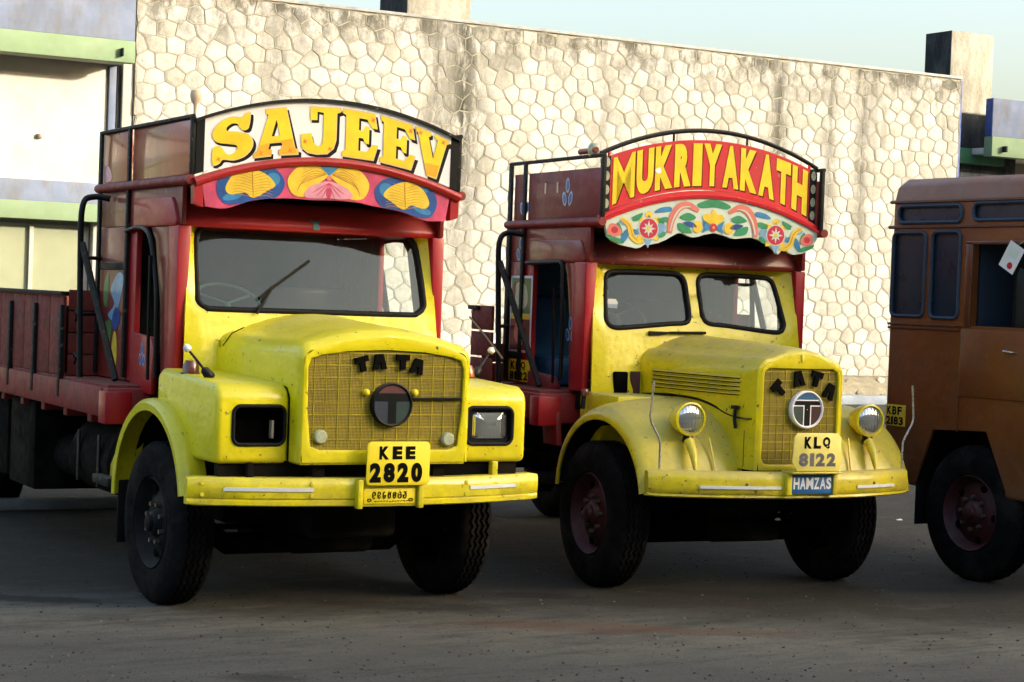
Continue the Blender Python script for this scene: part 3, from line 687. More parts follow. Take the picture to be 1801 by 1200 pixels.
def chassis(T, yf, yr, axr, rim, tank=True, rw=.45):
    for s_ in (-1, 1):
        lo, hi = sorted((s_ * .36, s_ * .44)); box('chassis_rail', 'chassis', T, lo, hi, yf, yr, .78, 1.02)
        lo, hi = sorted((s_ * .42, s_ * .50))
        sp = MB()
        for k in range(6): sp.prism([(-.65, .62 + .02 * k + .08), (0, .50 + .02 * k), (.65, .62 + .02 * k + .08), (.65, .635 + .02 * k + .08), (0, .517 + .02 * k), (-.65, .635 + .02 * k + .08)], 'x', lo, hi)
        sp.build('leaf_spring', 'chassis', T)
    MB().tube([(-.95, 0, .50), (-.70, 0, .46), (-.58, 0, .37), (.58, 0, .37), (.70, 0, .46), (.95, 0, .50)], .072, 8).build('front_axle', 'chassis', T, smooth=50)
    tube('tie_rod', 'chassis', T, [(-.85, .16, .46), (.85, .16, .46)], .02, 6)
    box('engine', 'chassis', T, -.30, .30, yf + .35, .75, .48, 1.30, .05)
    box('sump', 'chassis', T, -.30, .30, -.4, .6, .34, .50, .05); box('gear_box', 'chassis', T, -.34, .34, .75, 1.9, .40, 1.20, .05)
    box('radiator', 'chassis', T, -rw, rw, yf + .06, yf + .14, .82, 1.50)
    tube('drive_shaft', 'chassis', T, [(0, .7, .72), (0, axr, .60)], .05, 8)
    MB().tube([(-.9, axr, .52), (-.25, axr, .52), (-.15, axr, .52), (.15, axr, .52), (.25, axr, .52), (.9, axr, .52)], [.07, .07, .20, .20, .07, .07], 10).build('rear_axle', 'chassis', T, smooth=50)
    for s_ in (-1, 1):
        wheel(T, s_ * 1.12, axr, s_, rim); wheel(T, s_ * .82, axr, s_, rim)
    if tank:
        MB().lathe([(0, 0), (.24, 0), (.27, .03), (.27, .95), (.24, .98), (0, .98)], 'y', (-.82, .95, .80), 24).build('fuel_tank', 'chassis', T, smooth=40)
        box('tank_strap', 'black_worn', T, -1.10, -1.085, 1.15, 1.20, .62, .98); box('tank_strap', 'black_worn', T, -1.10, -1.085, 1.65, 1.70, .62, .98)
        MB().tube([(-.78, 2.2, .70), (-.78, 2.9, .70)], .16, 14).build('air_tank', 'chassis', T, smooth=40)
        box('shade_box', 'chassis', T, -1.08, -.46, 2.95, 3.7, .42, 1.10, .02); box('long_shade_box', 'chassis', T, -1.08, -.46, 3.8, 4.95, .45, 1.08, .02)  # added dark boxes that block light and view under the bed
        box('shade_box', 'chassis', T, .46, 1.08, 1.3, 2.4, .42, 1.10, .02); box('long_shade_box', 'chassis', T, .46, 1.08, 2.5, 4.9, .42, 1.08, .02)  # same added boxes on the other side, to darken the ground below

def sign_board(T, y, hw, zb, zt, face, end_m, inset):
    n = 24; xs = [-hw + 2 * hw * k / n for k in range(n + 1)]
    def strip(name, mat, xa, xb, f0, f1, ya, yb, par):
        pts = [xa + (xb - xa) * k / n for k in range(n + 1)]
        return MB().prism([(x_, f0(x_)) for x_ in pts] + [(x_, f1(x_)) for x_ in pts[::-1]], 'y', ya, yb).build(name, mat, par)
    s0 = strip('sign_board', face, -hw + inset, hw - inset, zb, zt, y, y + .03, T)
    for s_ in (-1, 1):
        lo, hi = sorted((s_ * hw, s_ * (hw - inset + .001)))
        strip('end_panel', end_m, lo, hi, zb, zt, y - .004, y + .034, s0)
    return s0

# ------------------------------------------------------------------ truck one: semi-forward, white sign
T = thing('cargo_truck', 'yellow flat-nosed cargo truck with red cab and white SAJEEV sign board', 'truck', (5.44, 12.06, 0), R(-2), 'painted cargo trucks parked in a row')
def hood_ring(y, w_, zb, zs, zt, r_, n=10):
    pts = []
    def crown(x): 
        k = max(0, 1 - (abs(x) / (w_ - r_)) ** 2); return zs + (zt - zs) * k
    for k in range(5): pts.append((-w_, y, zb + (zs - r_ - zb) * k / 5))
    for k in range(7):
        a = math.pi - math.pi / 2 * k / 6; pts.append((-w_ + r_ + r_ * math.cos(a), y, zs - r_ + r_ * math.sin(a)))
    for k in range(1, n): x = (-w_ + r_) + 2 * (w_ - r_) * k / n; pts.append((x, y, crown(x)))
    for k in range(7):
        a = math.pi / 2 - math.pi / 2 * k / 6; pts.append((w_ - r_ + r_ * math.cos(a), y, zs - r_ + r_ * math.sin(a)))
    for k in range(5): pts.append((w_, y, zs - r_ + (zb - zs + r_) * (k + 1) / 5))
    return pts
def nose(T, st, yf, outer_i, gl, gc, mat, gmat, rec, name='bonnet'):
    hd = MB().loft([hood_ring(*s_) for s_ in st], False, False)
    out = [(p[0], p[2]) for p in hood_ring(*st[0])]; K = 64
    o_ = by_angle(out, gc, K); i_ = by_angle(gl, gc, K)
    hd.loft([[(x_, yf, z_) for x_, z_ in o_], [(gc[0] + (x_ - gc[0]) * .35 + (q[0] - gc[0]) * .65, yf - .006, gc[1] + (z_ - gc[1]) * .35 + (q[1] - gc[1]) * .65) for (x_, z_), q in zip(o_, i_)], [(x_, yf, z_) for x_, z_ in i_], [(x_, yf + rec, z_) for x_, z_ in i_]], True, False)
    b = hd.build(name, mat, T, smooth=50)
    gp = MB(); gp.prism(i_, 'y', yf + rec - .004, yf + rec + .02); return b, gp.build('grille', gmat, T)
gl1 = [(-.49, 1.09), (-.515, 1.30), (-.52, 1.60), (-.49, 1.64), (-.25, 1.675), (0, 1.685), (.25, 1.675), (.49, 1.64), (.52, 1.60), (.515, 1.30), (.49, 1.09), (.45, 1.075), (-.45, 1.075)]
st1 = [(-1.17, .545, 1.00, 1.68, 1.76, .07), (-1.155, .565, 1.0, 1.71, 1.79, .09), (-1.11, .575, 1.0, 1.73, 1.81, .10), (-.95, .585, 1.0, 1.735, 1.825, .11), (-.5, .625, 1.0, 1.735, 1.845, .13), (-.1, .68, 1.0, 1.745, 1.865, .15), (.10, .72, 1.0, 1.76, 1.88, .16)]
bon, gri = nose(T, st1, -1.17, 0, gl1, (0, 1.36), 'yellow', 'grille_mesh', .02)
wi = MB()
for k in range(-6, 7):
    x = k * .0785
    if abs(x) < .5: wi.box(x - .0013, x + .0013, -1.158, -1.154, 1.085, 1.66 - .10 * max(0, abs(x) - .35) * 4 * .25)
for k in range(8): z = 1.14 + k * .0745; wi.box(-.505, .505, -1.1585, -1.1545, z - .0013, z + .0013)
wi.build('grille_wires', 'grille_wire', gri)
MB().box(-.55, .55, -1.16, -.5, .985, 1.01).build('nose_underside', 'yellow', T, bevel=.008)
tube('bonnet_seam', 'black_flat', bon, [(-.655, -.06, 1.49), (-.667, -.08, 1.58), (-.668, -.09, 1.66), (-.62, -.10, 1.735), (-.54, -.11, 1.776)], .004, 5)
tube('bonnet_flap', 'strip_shadow', bon, [(-.700, .02, 1.69), (-.682, -.055, 1.685), (-.676, -.06, 1.56), (-.682, -.03, 1.535), (-.695, .03, 1.53)], .003, 5)
def slab(T, name, pts, y, d, mat='text_black'):
    mb = MB(); vs_, fs = fill([pts], .5); mb.add([(v[0], y - v[2] * d, v[1]) for v in vs_], fs); return mb.build(name, mat, T)
def rotp(pts, cx, cz, s_, a, sx=1): 
    a = R(a); return [(cx + (x_ * sx * math.cos(a) - z_ * math.sin(a)) * s_, cz + (x_ * sx * math.sin(a) + z_ * math.cos(a)) * s_) for x_, z_ in pts]
LT = [(-.5, .5), (.5, .5), (.5, .12), (.2, .12), (.2, -.5), (-.2, -.5), (-.2, .12), (-.5, .12)]
LA = [(-.28, .5), (.28, .5), (.52, -.5), (.14, -.5), (.07, -.05), (-.07, -.05), (-.14, -.5), (-.52, -.5)]
for g_, x, z, a in ((LT, -.168, 1.596, 14), (LA, -.055, 1.612, 4), (LT, .10, 1.612, 0), (LA, .20, 1.588, -14)): slab(gri, 'letter', rotp(g_, x, z, .092, a, .95), -1.168, .022)
def emblem(par, x, z, r_, y, ringm, tm, ca, cb, cc):
    e = MB(); e.lathe([(r_, .03), (r_, -.008), (r_ - .008, -.014), (r_ - .016, -.008), (r_ - .018, .0)], 'y', (x, y, z), 36)
    eo = e.build('emblem', ringm, par, smooth=40)
    q = r_ - .016
    def cl(pts): return [(x + a, z + b) for a, b in pts]
    arc = lambda a0, a1, n=10: [(q * math.cos(R(a0 + (a1 - a0) * k / n)), q * math.sin(R(a0 + (a1 - a0) * k / n))) for k in range(n + 1)]
    sh = [(cl(arc(0, 360, 40)[:-1]), tm, 0), (cl(arc(36, 144)), ca, 1), (cl(arc(170, 256) + [(-.24 * q, .16 * q)]), cb, 1), (cl(arc(284, 370) + [(.24 * q, .16 * q)]), cc, 1)]
    decal('emblem_face', eo, sh, FRONT(y - .001)); return eo
emblem(gri, .03, 1.352, .135, -1.185, 'black', 'black', 'em_red', 'em_blue', 'em_green')
for x in (-.135, .19): MB().lathe([(0, -.022), (.014, -.018), (.022, -.006), (.022, .01)], 'y', (x, -1.165, 1.425), 14).build('knob', 'yellow_plate', gri, smooth=60)
for x, z in ((-.425, 1.155), (.425, 1.14)): MB().lathe([(0, -.02), (.035, -.018), (.043, -.008), (.043, .012)], 'y', (x, -1.165, z), 20).build('reflector', 'reflector', gri, smooth=40)
tube('rod', 'black', gri, [(.17, -1.172, 1.388), (.505, -1.172, 1.392)], .010, 6)
# fenders with headlamp boxes
for s_ in (-1, 1):
    arch = [(.70 * math.cos(R(a)), .62 + .60 * math.sin(R(a))) for a in range(40, 150, 10)]
    prof = [(-1.05, .985), (-1.05, 1.38), (-1.02, 1.44), (-.94, 1.468), (.04, 1.505), (.10, 1.44), (.12, 1.0), (.54, 1.0)][:-1] + [(.12, 1.24)][:0]
    prof = [(-1.05, .985), (-1.05, 1.37), (-1.03, 1.43), (-.96, 1.462), (.02, 1.50), (.10, 1.46), (.10, 1.22)] + [(.66 * math.cos(R(a)), .64 + .585 * math.sin(R(a))) for a in range(85, 146, 6)]
    fb = MB().prism(prof, 'x', s_ * .578, s_ * 1.04).build('fender', 'yellow', T, bevel=.045, seg=4)
    cut(fb, [MB().prism(rrect(min(s_ * .61, s_ * .935), max(s_ * .61, s_ * .935), 1.10, 1.33, .045), 'y', -1.2, -.90)], 40)
    bz = rrect(min(s_ * .61, s_ * .935), max(s_ * .61, s_ * .935), 1.10, 1.33, .045)
    tube_pts = [(x_, -1.052, z_) for x_, z_ in bz]
    MB().tube(tube_pts, .012, 8, closed=True).build('headlight_bezel', 'rubber', fb, smooth=60)
    MB().prism(rrect(min(s_ * .60, s_ * .945), max(s_ * .60, s_ * .945), 1.09, 1.34, .045), 'y', -.905, -.89).build('headlight_back', 'black_flat', fb)
    MB().loft([[(x_, -1.045, z_) for x_, z_ in rrect(min(s_ * .612, s_ * .933), max(s_ * .612, s_ * .933), 1.102, 1.328, .044)], [(x_, -.906, z_) for x_, z_ in rrect(min(s_ * .612, s_ * .933), max(s_ * .612, s_ * .933), 1.102, 1.328, .044)]], True, False).build('headlight_bucket', 'black_flat', fb)
    if s_ > 0:
        hl = MB(); a = rrect(.655, .915, 1.125, 1.305, .03)
        hl.loft([[(x_, -1.00, z_) for x_, z_ in a], [(.785 + (x_ - .785) * .9, -1.03, 1.215 + (z_ - 1.215) * .9) for x_, z_ in a], [(.785 + (x_ - .785) * .3, -1.04, 1.215 + (z_ - 1.215) * .3) for x_, z_ in a]])
        hl.build('headlight', 'lens', fb, smooth=60)
        b2 = MB(); o_ = by_angle(rrect(.615, .93, 1.105, 1.325, .04), (.785, 1.215), 40); i_ = by_angle(a, (.785, 1.215), 40)
        b2.loft([[(x_, -1.00, z_) for x_, z_ in o_], [(x_, -1.035, z_) for x_, z_ in o_], [(x_, -1.035, z_) for x_, z_ in i_], [(x_, -1.0, z_) for x_, z_ in i_]], True, False); b2.build('headlight_surround', 'black', fb, smooth=30)
    else:
        box('lamp_bracket', 'cream_edge', fb, -.665, -.650, -.98, -.93, 1.13, 1.24, .003)
    tube('nose_gap', 'black_flat', fb, [(s_ * .577, -.55, 1.475), (s_ * .577, -.90, 1.458), (s_ * .577, -1.0, 1.435), (s_ * .577, -1.04, 1.38), (s_ * .577, -1.045, 1.0)], .009, 6)
    # wheel-arch flare
    rings = []
    for k in range(29):
        a = R(-2 + 172 * k / 28); c_, n_ = math.cos(a), math.sin(a); ring = []
        for xx, rr_ in ((.96, .025), (1.06, .045), (1.11, .040), (1.135, .012), (1.13, -.035), (1.12, -.035), (1.115, .0), (1.04, .015), (.96, .0)):
            ring.append((s_ * xx, (.70 + rr_) * c_, .65 + (.615 + rr_) * n_))
        rings.append(ring)
    MB().loft(rings).build('wheel_arch', 'yellow', T, smooth=45)
    MB().loft([[(s_ * xx, .72 * math.cos(R(a)), .64 + .60 * math.sin(R(a))) for xx in (.55, 1.0)] for a in range(6, 160, 11)], False, False).build('mudguard', 'chassis', T)
    MB().prism([(.70, .70), (.80, .70), (1.06, .71), (.74, 1.0)], 'x', s_ * 1.05, s_ * 1.07).build('guard_plate', 'yellow', T, bevel=.004)
    box('mud_flap', 'rubber', T, min(s_ * .86, s_ * 1.09), max(s_ * .86, s_ * 1.09), .70, .715, .30, .72)
    box('step', 'black_worn', T, min(s_ * .9, s_ * 1.14), max(s_ * .9, s_ * 1.14), .78, 1.15, .66, .72)
    wheel(T, s_ * 1.09, 0, s_, 'rim_black', 3)
MB().box(-1.0, 1.0, -1.0, -.92, .86, .99).build('apron', 'chassis', T)
for s_ in (-1, 1): box('bumper_bracket', 'yellow' if s_ > 0 else 'chassis', T, min(s_ * .80, s_ * .84), max(s_ * .80, s_ * .84), -1.06, -1.0, .88, .99)
# bumper
def bumper(T, hw, yc, bow, prof, mat, pw=2.0, endr=.05, n=40):
    rings = []
    for k in range(n + 1):
        x = -hw + 2 * hw * k / n; e = abs(x) / hw; y = yc + bow * e ** pw
        tp = 1 if hw - abs(x) > endr else max(.55, math.sqrt(max(0, 1 - ((endr - (hw - abs(x))) / endr) ** 2)) * .45 + .55)
        cz = sum(p[1] for p in prof) / len(prof)
        rings.append([(x, y + dy * tp, cz + (z - cz) * (.82 + .18 * tp)) for dy, z in prof])
    return MB().loft(rings).build('bumper', mat, T, smooth=45)
bf = lambda x: -1.20 + .23 * (abs(x) / 1.18) ** 2.2
bmp1 = bumper(T, 1.18, -1.20, .23, [(.10, .905), (.02, .905), (0, .885), (-.004, .84), (0, .785), (.012, .775), (.004, .768), (.004, .742), (.012, .735), (.10, .735)], 'yellow', 2.2)
for a, b in ((-.985, -.46), (.60, .975)):
    n = 10; mb = MB()
    mb.loft([[(a + (b - a) * k / n, bf(a + (b - a) * k / n) - d, z) for d, z in ((.004, .826), (.010, .826), (.010, .848), (.004, .848))] for k in range(n + 1)]); mb.build('reflective_strip', 'strip_white', bmp1)
for x in (-1.10, -.47, .57): 
    for z in (.80, .87): MB().lathe([(0, -.010), (.012, -.008), (.015, 0), (.015, .02)], 'y', (x, bf(x), z), 10).build('bolt', 'yellow', bmp1, smooth=50)
fr = MB(); fr.box(-.20, -.165, -1.245, -1.19, .725, .90); fr.box(.205, .24, -1.245, -1.19, .725, .90); fr.box(-.165, .205, -1.212, -1.19, .735, .90); fr.build('name_box', 'yellow', bmp1, bevel=.006)
nb = box('name_plate', 'yellow_plate', bmp1, -.15, .19, -1.222, -1.213, .752, .845, .003)
sq = MB()
for k in range(7):
    x = -.085 + k * .034; ry = random.uniform(.010, .013)
    sq.tube([(x + ry * math.cos(t_) * .8, -1.2235, .805 + .020 * math.sin(t_)) for t_ in [5.4 * q / 10 + .5 * k for q in range(11)]], .0035, 5)
    sq.tube([(x - .010, -1.2235, .79 + random.uniform(0, .02)), (x + .012, -1.2235, .80 + random.uniform(0, .03))], .003, 5)
for k in range(12): x = -.08 + k * .019; sq.tube([(x, -1.2235, .768 + random.uniform(-.004, .004)), (x + .012, -1.2235, .770 + random.uniform(-.004, .004))], .0026, 5)
for x in (-.115, .16): sq.tube([(x + .012 * math.cos(t_), -1.2235, .775 + .008 * math.sin(t_)) for t_ in [6.28 * q / 10 for q in range(10)]], .0035, 5, closed=True)
sq.build('name_script', 'text_black', nb)
np_ = MB().prism(rrect(-.155, .265, .868, 1.133, .03), 'y', -1.258, -1.248).build('number_plate', 'yellow_plate', T, bevel=.003)
text_row(np_, 'text_black', 'KEE', -.075, .165, 1.025, 1.105, -1.2595, .065, .35)
text_row(np_, 'text_black', '2820', -.135, .215, .885, 1.005, -1.2595, .07, .22)
# cab front with windscreen opening
def front_y(y0, zb, k1=.30, k2=.08, xe=.80):
    def f(x, z):
        e = max(0, min(1, (abs(x) - xe) / (.93 - xe))); dz = max(0, z - zb)
        low = -.10 * max(0, min(1, (zb - z) / .45)) * (1 - .0 * e)
        return y0 + (k1 * (1 - e) + k2 * e) * dz + low * (1 - e * .6)
    return f
def cab_front(T, fy, outer, holes, mat):
    """yellow front sheet: fine grid mapped through fy, cut by windscreen openings"""
    vs_, fs = fill([catmull(o_, 1, True) if False else o_ for o_ in [outer] + holes])
    # subdivide so that it follows the raked, curved front
    me = bpy.data.meshes.new('cab_front'); me.from_pydata([(v[0], 0, v[1]) for v in vs_], [], fs)
    bm = bmesh.new(); bm.from_mesh(me)
    for xp in [k * .1 for k in range(-9, 10)]: bmesh.ops.bisect_plane(bm, geom=bm.verts[:] + bm.edges[:] + bm.faces[:], plane_co=(xp, 0, 0), plane_no=(1, 0, 0))
    for xp in (-.88, -.84, .84, .88): bmesh.ops.bisect_plane(bm, geom=bm.verts[:] + bm.edges[:] + bm.faces[:], plane_co=(xp, 0, 0), plane_no=(1, 0, 0))
    for zp in [1.3 + k * .08 for k in range(16)]: bmesh.ops.bisect_plane(bm, geom=bm.verts[:] + bm.edges[:] + bm.faces[:], plane_co=(0, 0, zp), plane_no=(0, 0, 1))
    for v in bm.verts: v.co.y = fy(v.co.x, v.co.z)
    bmesh.ops.recalc_face_normals(bm, faces=bm.faces)
    bm.to_mesh(me); bm.free(); me.materials.append(M[mat])
    o = bpy.data.objects.new('cab_front', me); COL.objects.link(o); o.parent = T
    s_ = o.modifiers.new('s', 'SOLIDIFY'); s_.thickness = .03; s_.offset = 0; bake(o); smooth_(o, 40); return o
def pane(cf, hole, fy, off, name='windscreen'):
    vs_, fs = fill([hole]); mb = MB(); mb.add([(v[0], fy(v[0], v[1]) + off, v[1]) for v in vs_], fs); g_ = mb.build(name, 'glass', cf, smooth=60)
    MB().tube([(x_, fy(x_, z_) - .012, z_) for x_, z_ in hole], .020, 8, closed=True).build('gasket', 'rubber', cf, smooth=60); return g_
fy1 = front_y(.05, 1.88, .30, .06)
h1 = [(-.80, 2.0), (-.79, 2.32), (-.74, 2.41), (-.64, 2.44), (0, 2.465), (.64, 2.44), (.74, 2.41), (.79, 2.32), (.81, 2.0), (.80, 1.935), (.75, 1.895), (.66, 1.885), (0, 1.885), (-.66, 1.885), (-.75, 1.895), (-.80, 1.935)]
h1 = catmull(h1, 3, True)
cf1 = cab_front(T, fy1, [(-.905, 1.38), (-.868, 2.50), (.868, 2.50), (.905, 1.38)], [h1], 'yellow')
pane(cf1, h1, fy1, .0)
cab(T, .06, 1.88, 2.42, 2.70, dict(side='maroon', inner='interior_green', strap=2.12, door='red', railm='red_dark', panel='varnish', gap=.004, ztop=3.10, seat='seat'))
MB().prism([(.09, 2.412), (.085, 2.45), (.15, 2.56), (.20, 2.60), (1.0, 2.61), (1.0, 2.412)], 'x', -.955, .955).build('header', 'red', T, bevel=.012)
# sign, rails, valance
zb1, zt1 = arcz(.92, 2.735, 2.895), arcz(.92, 3.075, 3.262)
SY = -.16
sg = sign_board(T, SY, .92, zb1, zt1, 'white', 'black', .055)
n = 26; XS = [-.93 + 1.86 * k / n for k in range(n + 1)]
MB().loft([[(x_, SY - .01 + dy, zt1(x_) + dz) for dy, dz in ((-.015, -.008), (.05, -.008), (.05, .012), (-.015, .012))] for x_ in XS]).build('sign_top_rail', 'black_worn', T)
zr1 = arcz(.93, 2.685, 2.865)
tube('sign_rail', 'red', T, [(x_, SY - .025, zr1(x_)) for x_ in XS], .030, 10)
LW = {'S': (-.815, -.545), 'A': (-.535, -.235), 'J': (-.215, .055), 'E1': (.075, .325), 'E2': (.345, .60), 'V': (.60, .845)}
for key, (a, b) in LW.items():
    def mk(dx, dz, gx, gz, yy): return lambda u, v, a=a, b=b: ((lambda x_: (x_, yy, zb1(x_) + .022 + dz - gz + v * (zt1(x_) - zb1(x_) - .062 + 2 * gz)))(a - gx + (b - a + 2 * gx) * u + dx))
    letter('letter_shadow', 'strip_shadow', sg, key[0], mk(.016, -.020, .010, .004, SY - .002), custom=True)
    letter('letter_outline', 'cream_edge', sg, key[0], mk(0, 0, .006, .006, SY - .0035), custom=True)
    letter('letter', 'yellow_letter', sg, key[0], mk(0, 0, 0, 0, SY - .005), custom=True)
    g_ = glyph(key[0], .03, True); low = MB(); me_ = bpy.data.meshes.new('shade'); f_ = mk(0, 0, -.010, -.006, SY - .0058)
    bm = bmesh.new(); vv = [bm.verts.new((u_, v_, 0)) for u_, v_ in g_[0]]
    for q in g_[1]:
        try: bm.faces.new([vv[i] for i in q])
        except ValueError: pass
    bmesh.ops.bisect_plane(bm, geom=bm.verts[:] + bm.edges[:] + bm.faces[:], plane_co=(0, .22, 0), plane_no=(-.12, 1, 0), clear_outer=True)
    bm.verts.index_update(); low.add([f_(v_.co.x, v_.co.y) for v_ in bm.verts], [tuple(v_.index for v_ in q.verts) for q in bm.faces]); bm.free()
    low.build('letter_shade', 'letter_orange', sg, recalc=False)
    xm = (a + b) / 2
    for u, v in {'S': ((.16, .12),), 'A': ((.16, .08), (.82, .08)), 'J': ((.10, .26), (.75, .12)), 'E': ((.85, .86),), 'V': ((.14, .90), (.84, .90))}[key[0]]:
        xg = a + (b - a) * u; decal('letter_glow', sg, [(star(xg, zb1(xg) + .022 + v * (zt1(xg) - zb1(xg) - .062), .020, .008, 4, .5), 'orange', 0)], FRONT(SY - .0055))
vtop = lambda x_: zr1(x_) - .015
vb = catmull([(-.855, 2.535), (-.715, 2.530), (-.54, 2.588), (-.33, 2.615), (-.12, 2.615), (.04, 2.62), (.2, 2.615), (.29, 2.60), (.515, 2.57), (.685, 2.522), (.83, 2.525)], 5)
val = MB().prism(vb + [(x_, vtop(x_)) for x_ in [.86 - 1.74 * k / 20 for k in range(21)]], 'y', SY - .022, SY + .01).build('valance', 'pink', T)
for s_ in (-1, 1): MB().prism([(s_ * .868, 2.53), (s_ * .925, 2.55), (s_ * .93, 2.70), (s_ * .868, 2.715)], 'y', SY - .02, SY + .05).build('valance_end', 'red', T)
def cloud(cx, cz, sx, col1, col2):
    o1 = catmull([(cx - .24 * sx, cz - .02), (cx - .16 * sx, cz + .085), (cx, cz + .115), (cx + .15 * sx, cz + .105), (cx + .22 * sx, cz + .02), (cx + .17 * sx, cz - .075), (cx + .03 * sx, cz - .098), (cx - .10 * sx, cz - .135), (cx - .20 * sx, cz - .125)], 5, True)
    o2 = catmull([(cx - .18 * sx, cz - .03), (cx - .12 * sx, cz + .06), (cx - .01 * sx, cz + .095), (cx + .10 * sx, cz + .06), (cx + .155 * sx, cz), (cx + .10 * sx, cz - .04), (cx + .01 * sx, cz - .09), (cx - .05 * sx, cz - .06), (cx - .15 * sx, cz - .075)], 5, True)
    sh = [(o1, 'blue_deep', 0), (ell(cx + .13 * sx, cz + .03, .06, .045, 14, .5 * sx), 'blue_mid', 1), (ell(cx - .13 * sx, cz - .085, .07, .025, 14, .3 * sx), 'blue_mid', 1), (ell(cx - .14 * sx, cz + .055, .05, .03, 14, -.6 * sx), 'blue_mid', 1), (o2, 'gold', 2)]
    sh.append((stroke([(cx - .005, cz + .09), (cx, cz), (cx + .008, cz - .085)], .004), 'brownline', 3))
    for k in range(9):
        z_ = cz + .07 - k * .017
        for q in (-1, 1): sh.append((stroke([(cx, z_ - .02), (cx + q * (.05 + .006 * k), z_ - .003), (cx + q * (.09 + .01 * min(k, 5)), z_ + .012 - .004 * k)], .0016), 'brownline', 3))
    return sh
shp = cloud(-.545, 2.695, 1, 0, 0) + cloud(.525, 2.675, -1, 0, 0)
for q in (-1, 1):
    shp.append((catmull([(-.02, 2.79), (q * .10 - .02, 2.84), (q * .21 - .02, 2.825), (q * .285 - .02, 2.74), (q * .25 - .02, 2.645), (q * .15 - .02, 2.635), (q * .10 - .02, 2.70)], 5, True), 'gold', 1))
    for k in range(6): shp.append((stroke([(q * .02 - .02, 2.785), (q * (.08 + .022 * k) - .02, 2.825 - .022 * k), (q * (.19 + .006 * k) - .02, 2.78 - .026 * k)], .0022), 'brownline', 2))
shp.append(([(-.10, 2.848), (.06, 2.848), (-.02, 2.775)], 'blue_mid', 2))
shp.append((catmull([(-.19, 2.635), (-.15, 2.70), (-.06, 2.735), (-.02, 2.74), (.02, 2.735), (.11, 2.70), (.15, 2.645), (.06, 2.628), (-.02, 2.632), (-.10, 2.625)], 4, True), 'pink_pale', 3))
for k in range(7):
    a = R(200 + 23 * k); shp.append((stroke([(-.02, 2.73), (-.02 + .07 * math.cos(a), 2.71 + .05 * math.sin(a)), (-.02 + .12 * math.cos(a), 2.69 + .055 * math.sin(a) - .01)], .003), 'pink', 4))
shp += [(ell(-.02, 2.762, .018, .018), 'salmon', 4), (ell(-.02, 2.665, .02, .035), 'pink', 4)]
decal('valance_painting', val, shp, FRONT(SY - .023))
shade = MB().box(-.90, .90, SY + .03, .04, 2.66, 2.69).build('sign_soffit', 'maroon', T)
decal('header_motif', T, [([(-.035, 2.50), (-.005, 2.47), (-.01, 2.43), (.035, 2.43), (.028, 2.47), (.06, 2.50), (.012, 2.485)], 'teal', 0)], lambda u, v, l: (u, .083 + max(0, v - 2.45) * .6 - .006, v))
MB().lathe([(0, .10), (.03, .09), (.036, .06), (.03, .03), (.012, .0), (.010, -.06)], 'z', (-.93, -.15, 3.17), 14).build('marker_lamp', 'cream_edge', T, smooth=50)
# side paintings
decal('side_painting', T, [(catmull([(1.25, 2.05), (1.38, 2.10), (1.55, 1.98), (1.45, 1.88), (1.6, 1.80), (1.42, 1.78)], 4, True), 'blue_pale', 0), (catmull([(1.60, 2.08), (1.70, 2.05), (1.72, 1.9), (1.62, 1.86)], 4, True), 'leafgreen', 0),
   (catmull([(1.30, 1.80), (1.42, 1.86), (1.50, 1.74), (1.38, 1.70)], 4, True), 'blue_deep', 1), (catmull([(1.38, 1.66), (1.45, 1.68), (1.50, 1.5), (1.42, 1.40), (1.36, 1.5)], 4, True), 'gold', 0), (catmull([(1.5, 1.76), (1.66, 1.74), (1.62, 1.60), (1.52, 1.62)], 4, True), 'leafgreen', 1)], SIDE(-.932))
decal('door_motif', T, [(q[0], q[1], q[2]) for q in flowers3(.72, 1.55, .8)], SIDE(-.95))
decal('rack_mark', T, [(catmull([(1.62, 2.80), (1.72, 2.86), (1.80, 2.80), (1.78, 2.75), (1.64, 2.75)], 4, True), 'pink_pale', 0)], SIDE(-.93))
# small front fittings
tube('wiper', 'black', T, [(-.415, fy1(0, 1.87) - .05, 1.865), (-.33, fy1(0, 2.0) - .045, 1.985), (-.30, fy1(0, 2.03) - .035, 2.03)], .010, 6)
tube('wiper_blade', 'black', T, [(-.385, fy1(0, 1.97) - .03, 1.965), (-.30, fy1(0, 2.03) - .03, 2.03), (-.015, fy1(0, 2.22) - .03, 2.222)], .011, 6)
def pole(b, e, s_): 
    b, e = Vector(b), Vector(e); d = e - b
    tube('marker_pole', 'black', T, [b, b + d * .05, b + d * .28, b + d * .34, b + d * .9], [.030, .034, .026, .008, .008], 8)
    tube('marker_knob', 'white_knob', T, [b + d * .86, b + d * .9, b + d * 1.0, b + d * 1.06], [.010, .024, .024, .008], 10)
pole((-.93, -.62, 1.47), (-1.09, -.60, 1.66), -1); pole((1.03, -.30, 1.49), (1.17, -.28, 1.675), 1)
for x, y, m_ in ((-.96, -.32, 'amber_brown'), (.95, -.35, 'amber')):
    MB().lathe([(.055, 0), (.05, .06), (.036, .09), (0, .10)], 'z', (x, y, 1.475), 16).build('indicator_lamp', m_, T, smooth=45)
    MB().lathe([(.062, -.03), (.062, .012), (.05, .016)], 'z', (x, y, 1.475), 16).build('indicator_base', 'black', T, smooth=45)
bed(T, .74, 7.2, True)
chassis(T, -1.1, 7.1, 5.6, 'rim_black')
box('tool_box', 'chassis', T, -1.1, -.55, 1.91, 2.2, 1.36, 1.85)
for sz in (1.45, 1.75): tube('hook_ring', 'black', T, [(-1.16, 1.62, sz + .05), (-1.17, 1.58, sz + .08), (-1.17, 1.54, sz + .05), (-1.17, 1.58, sz)], .01, 6)

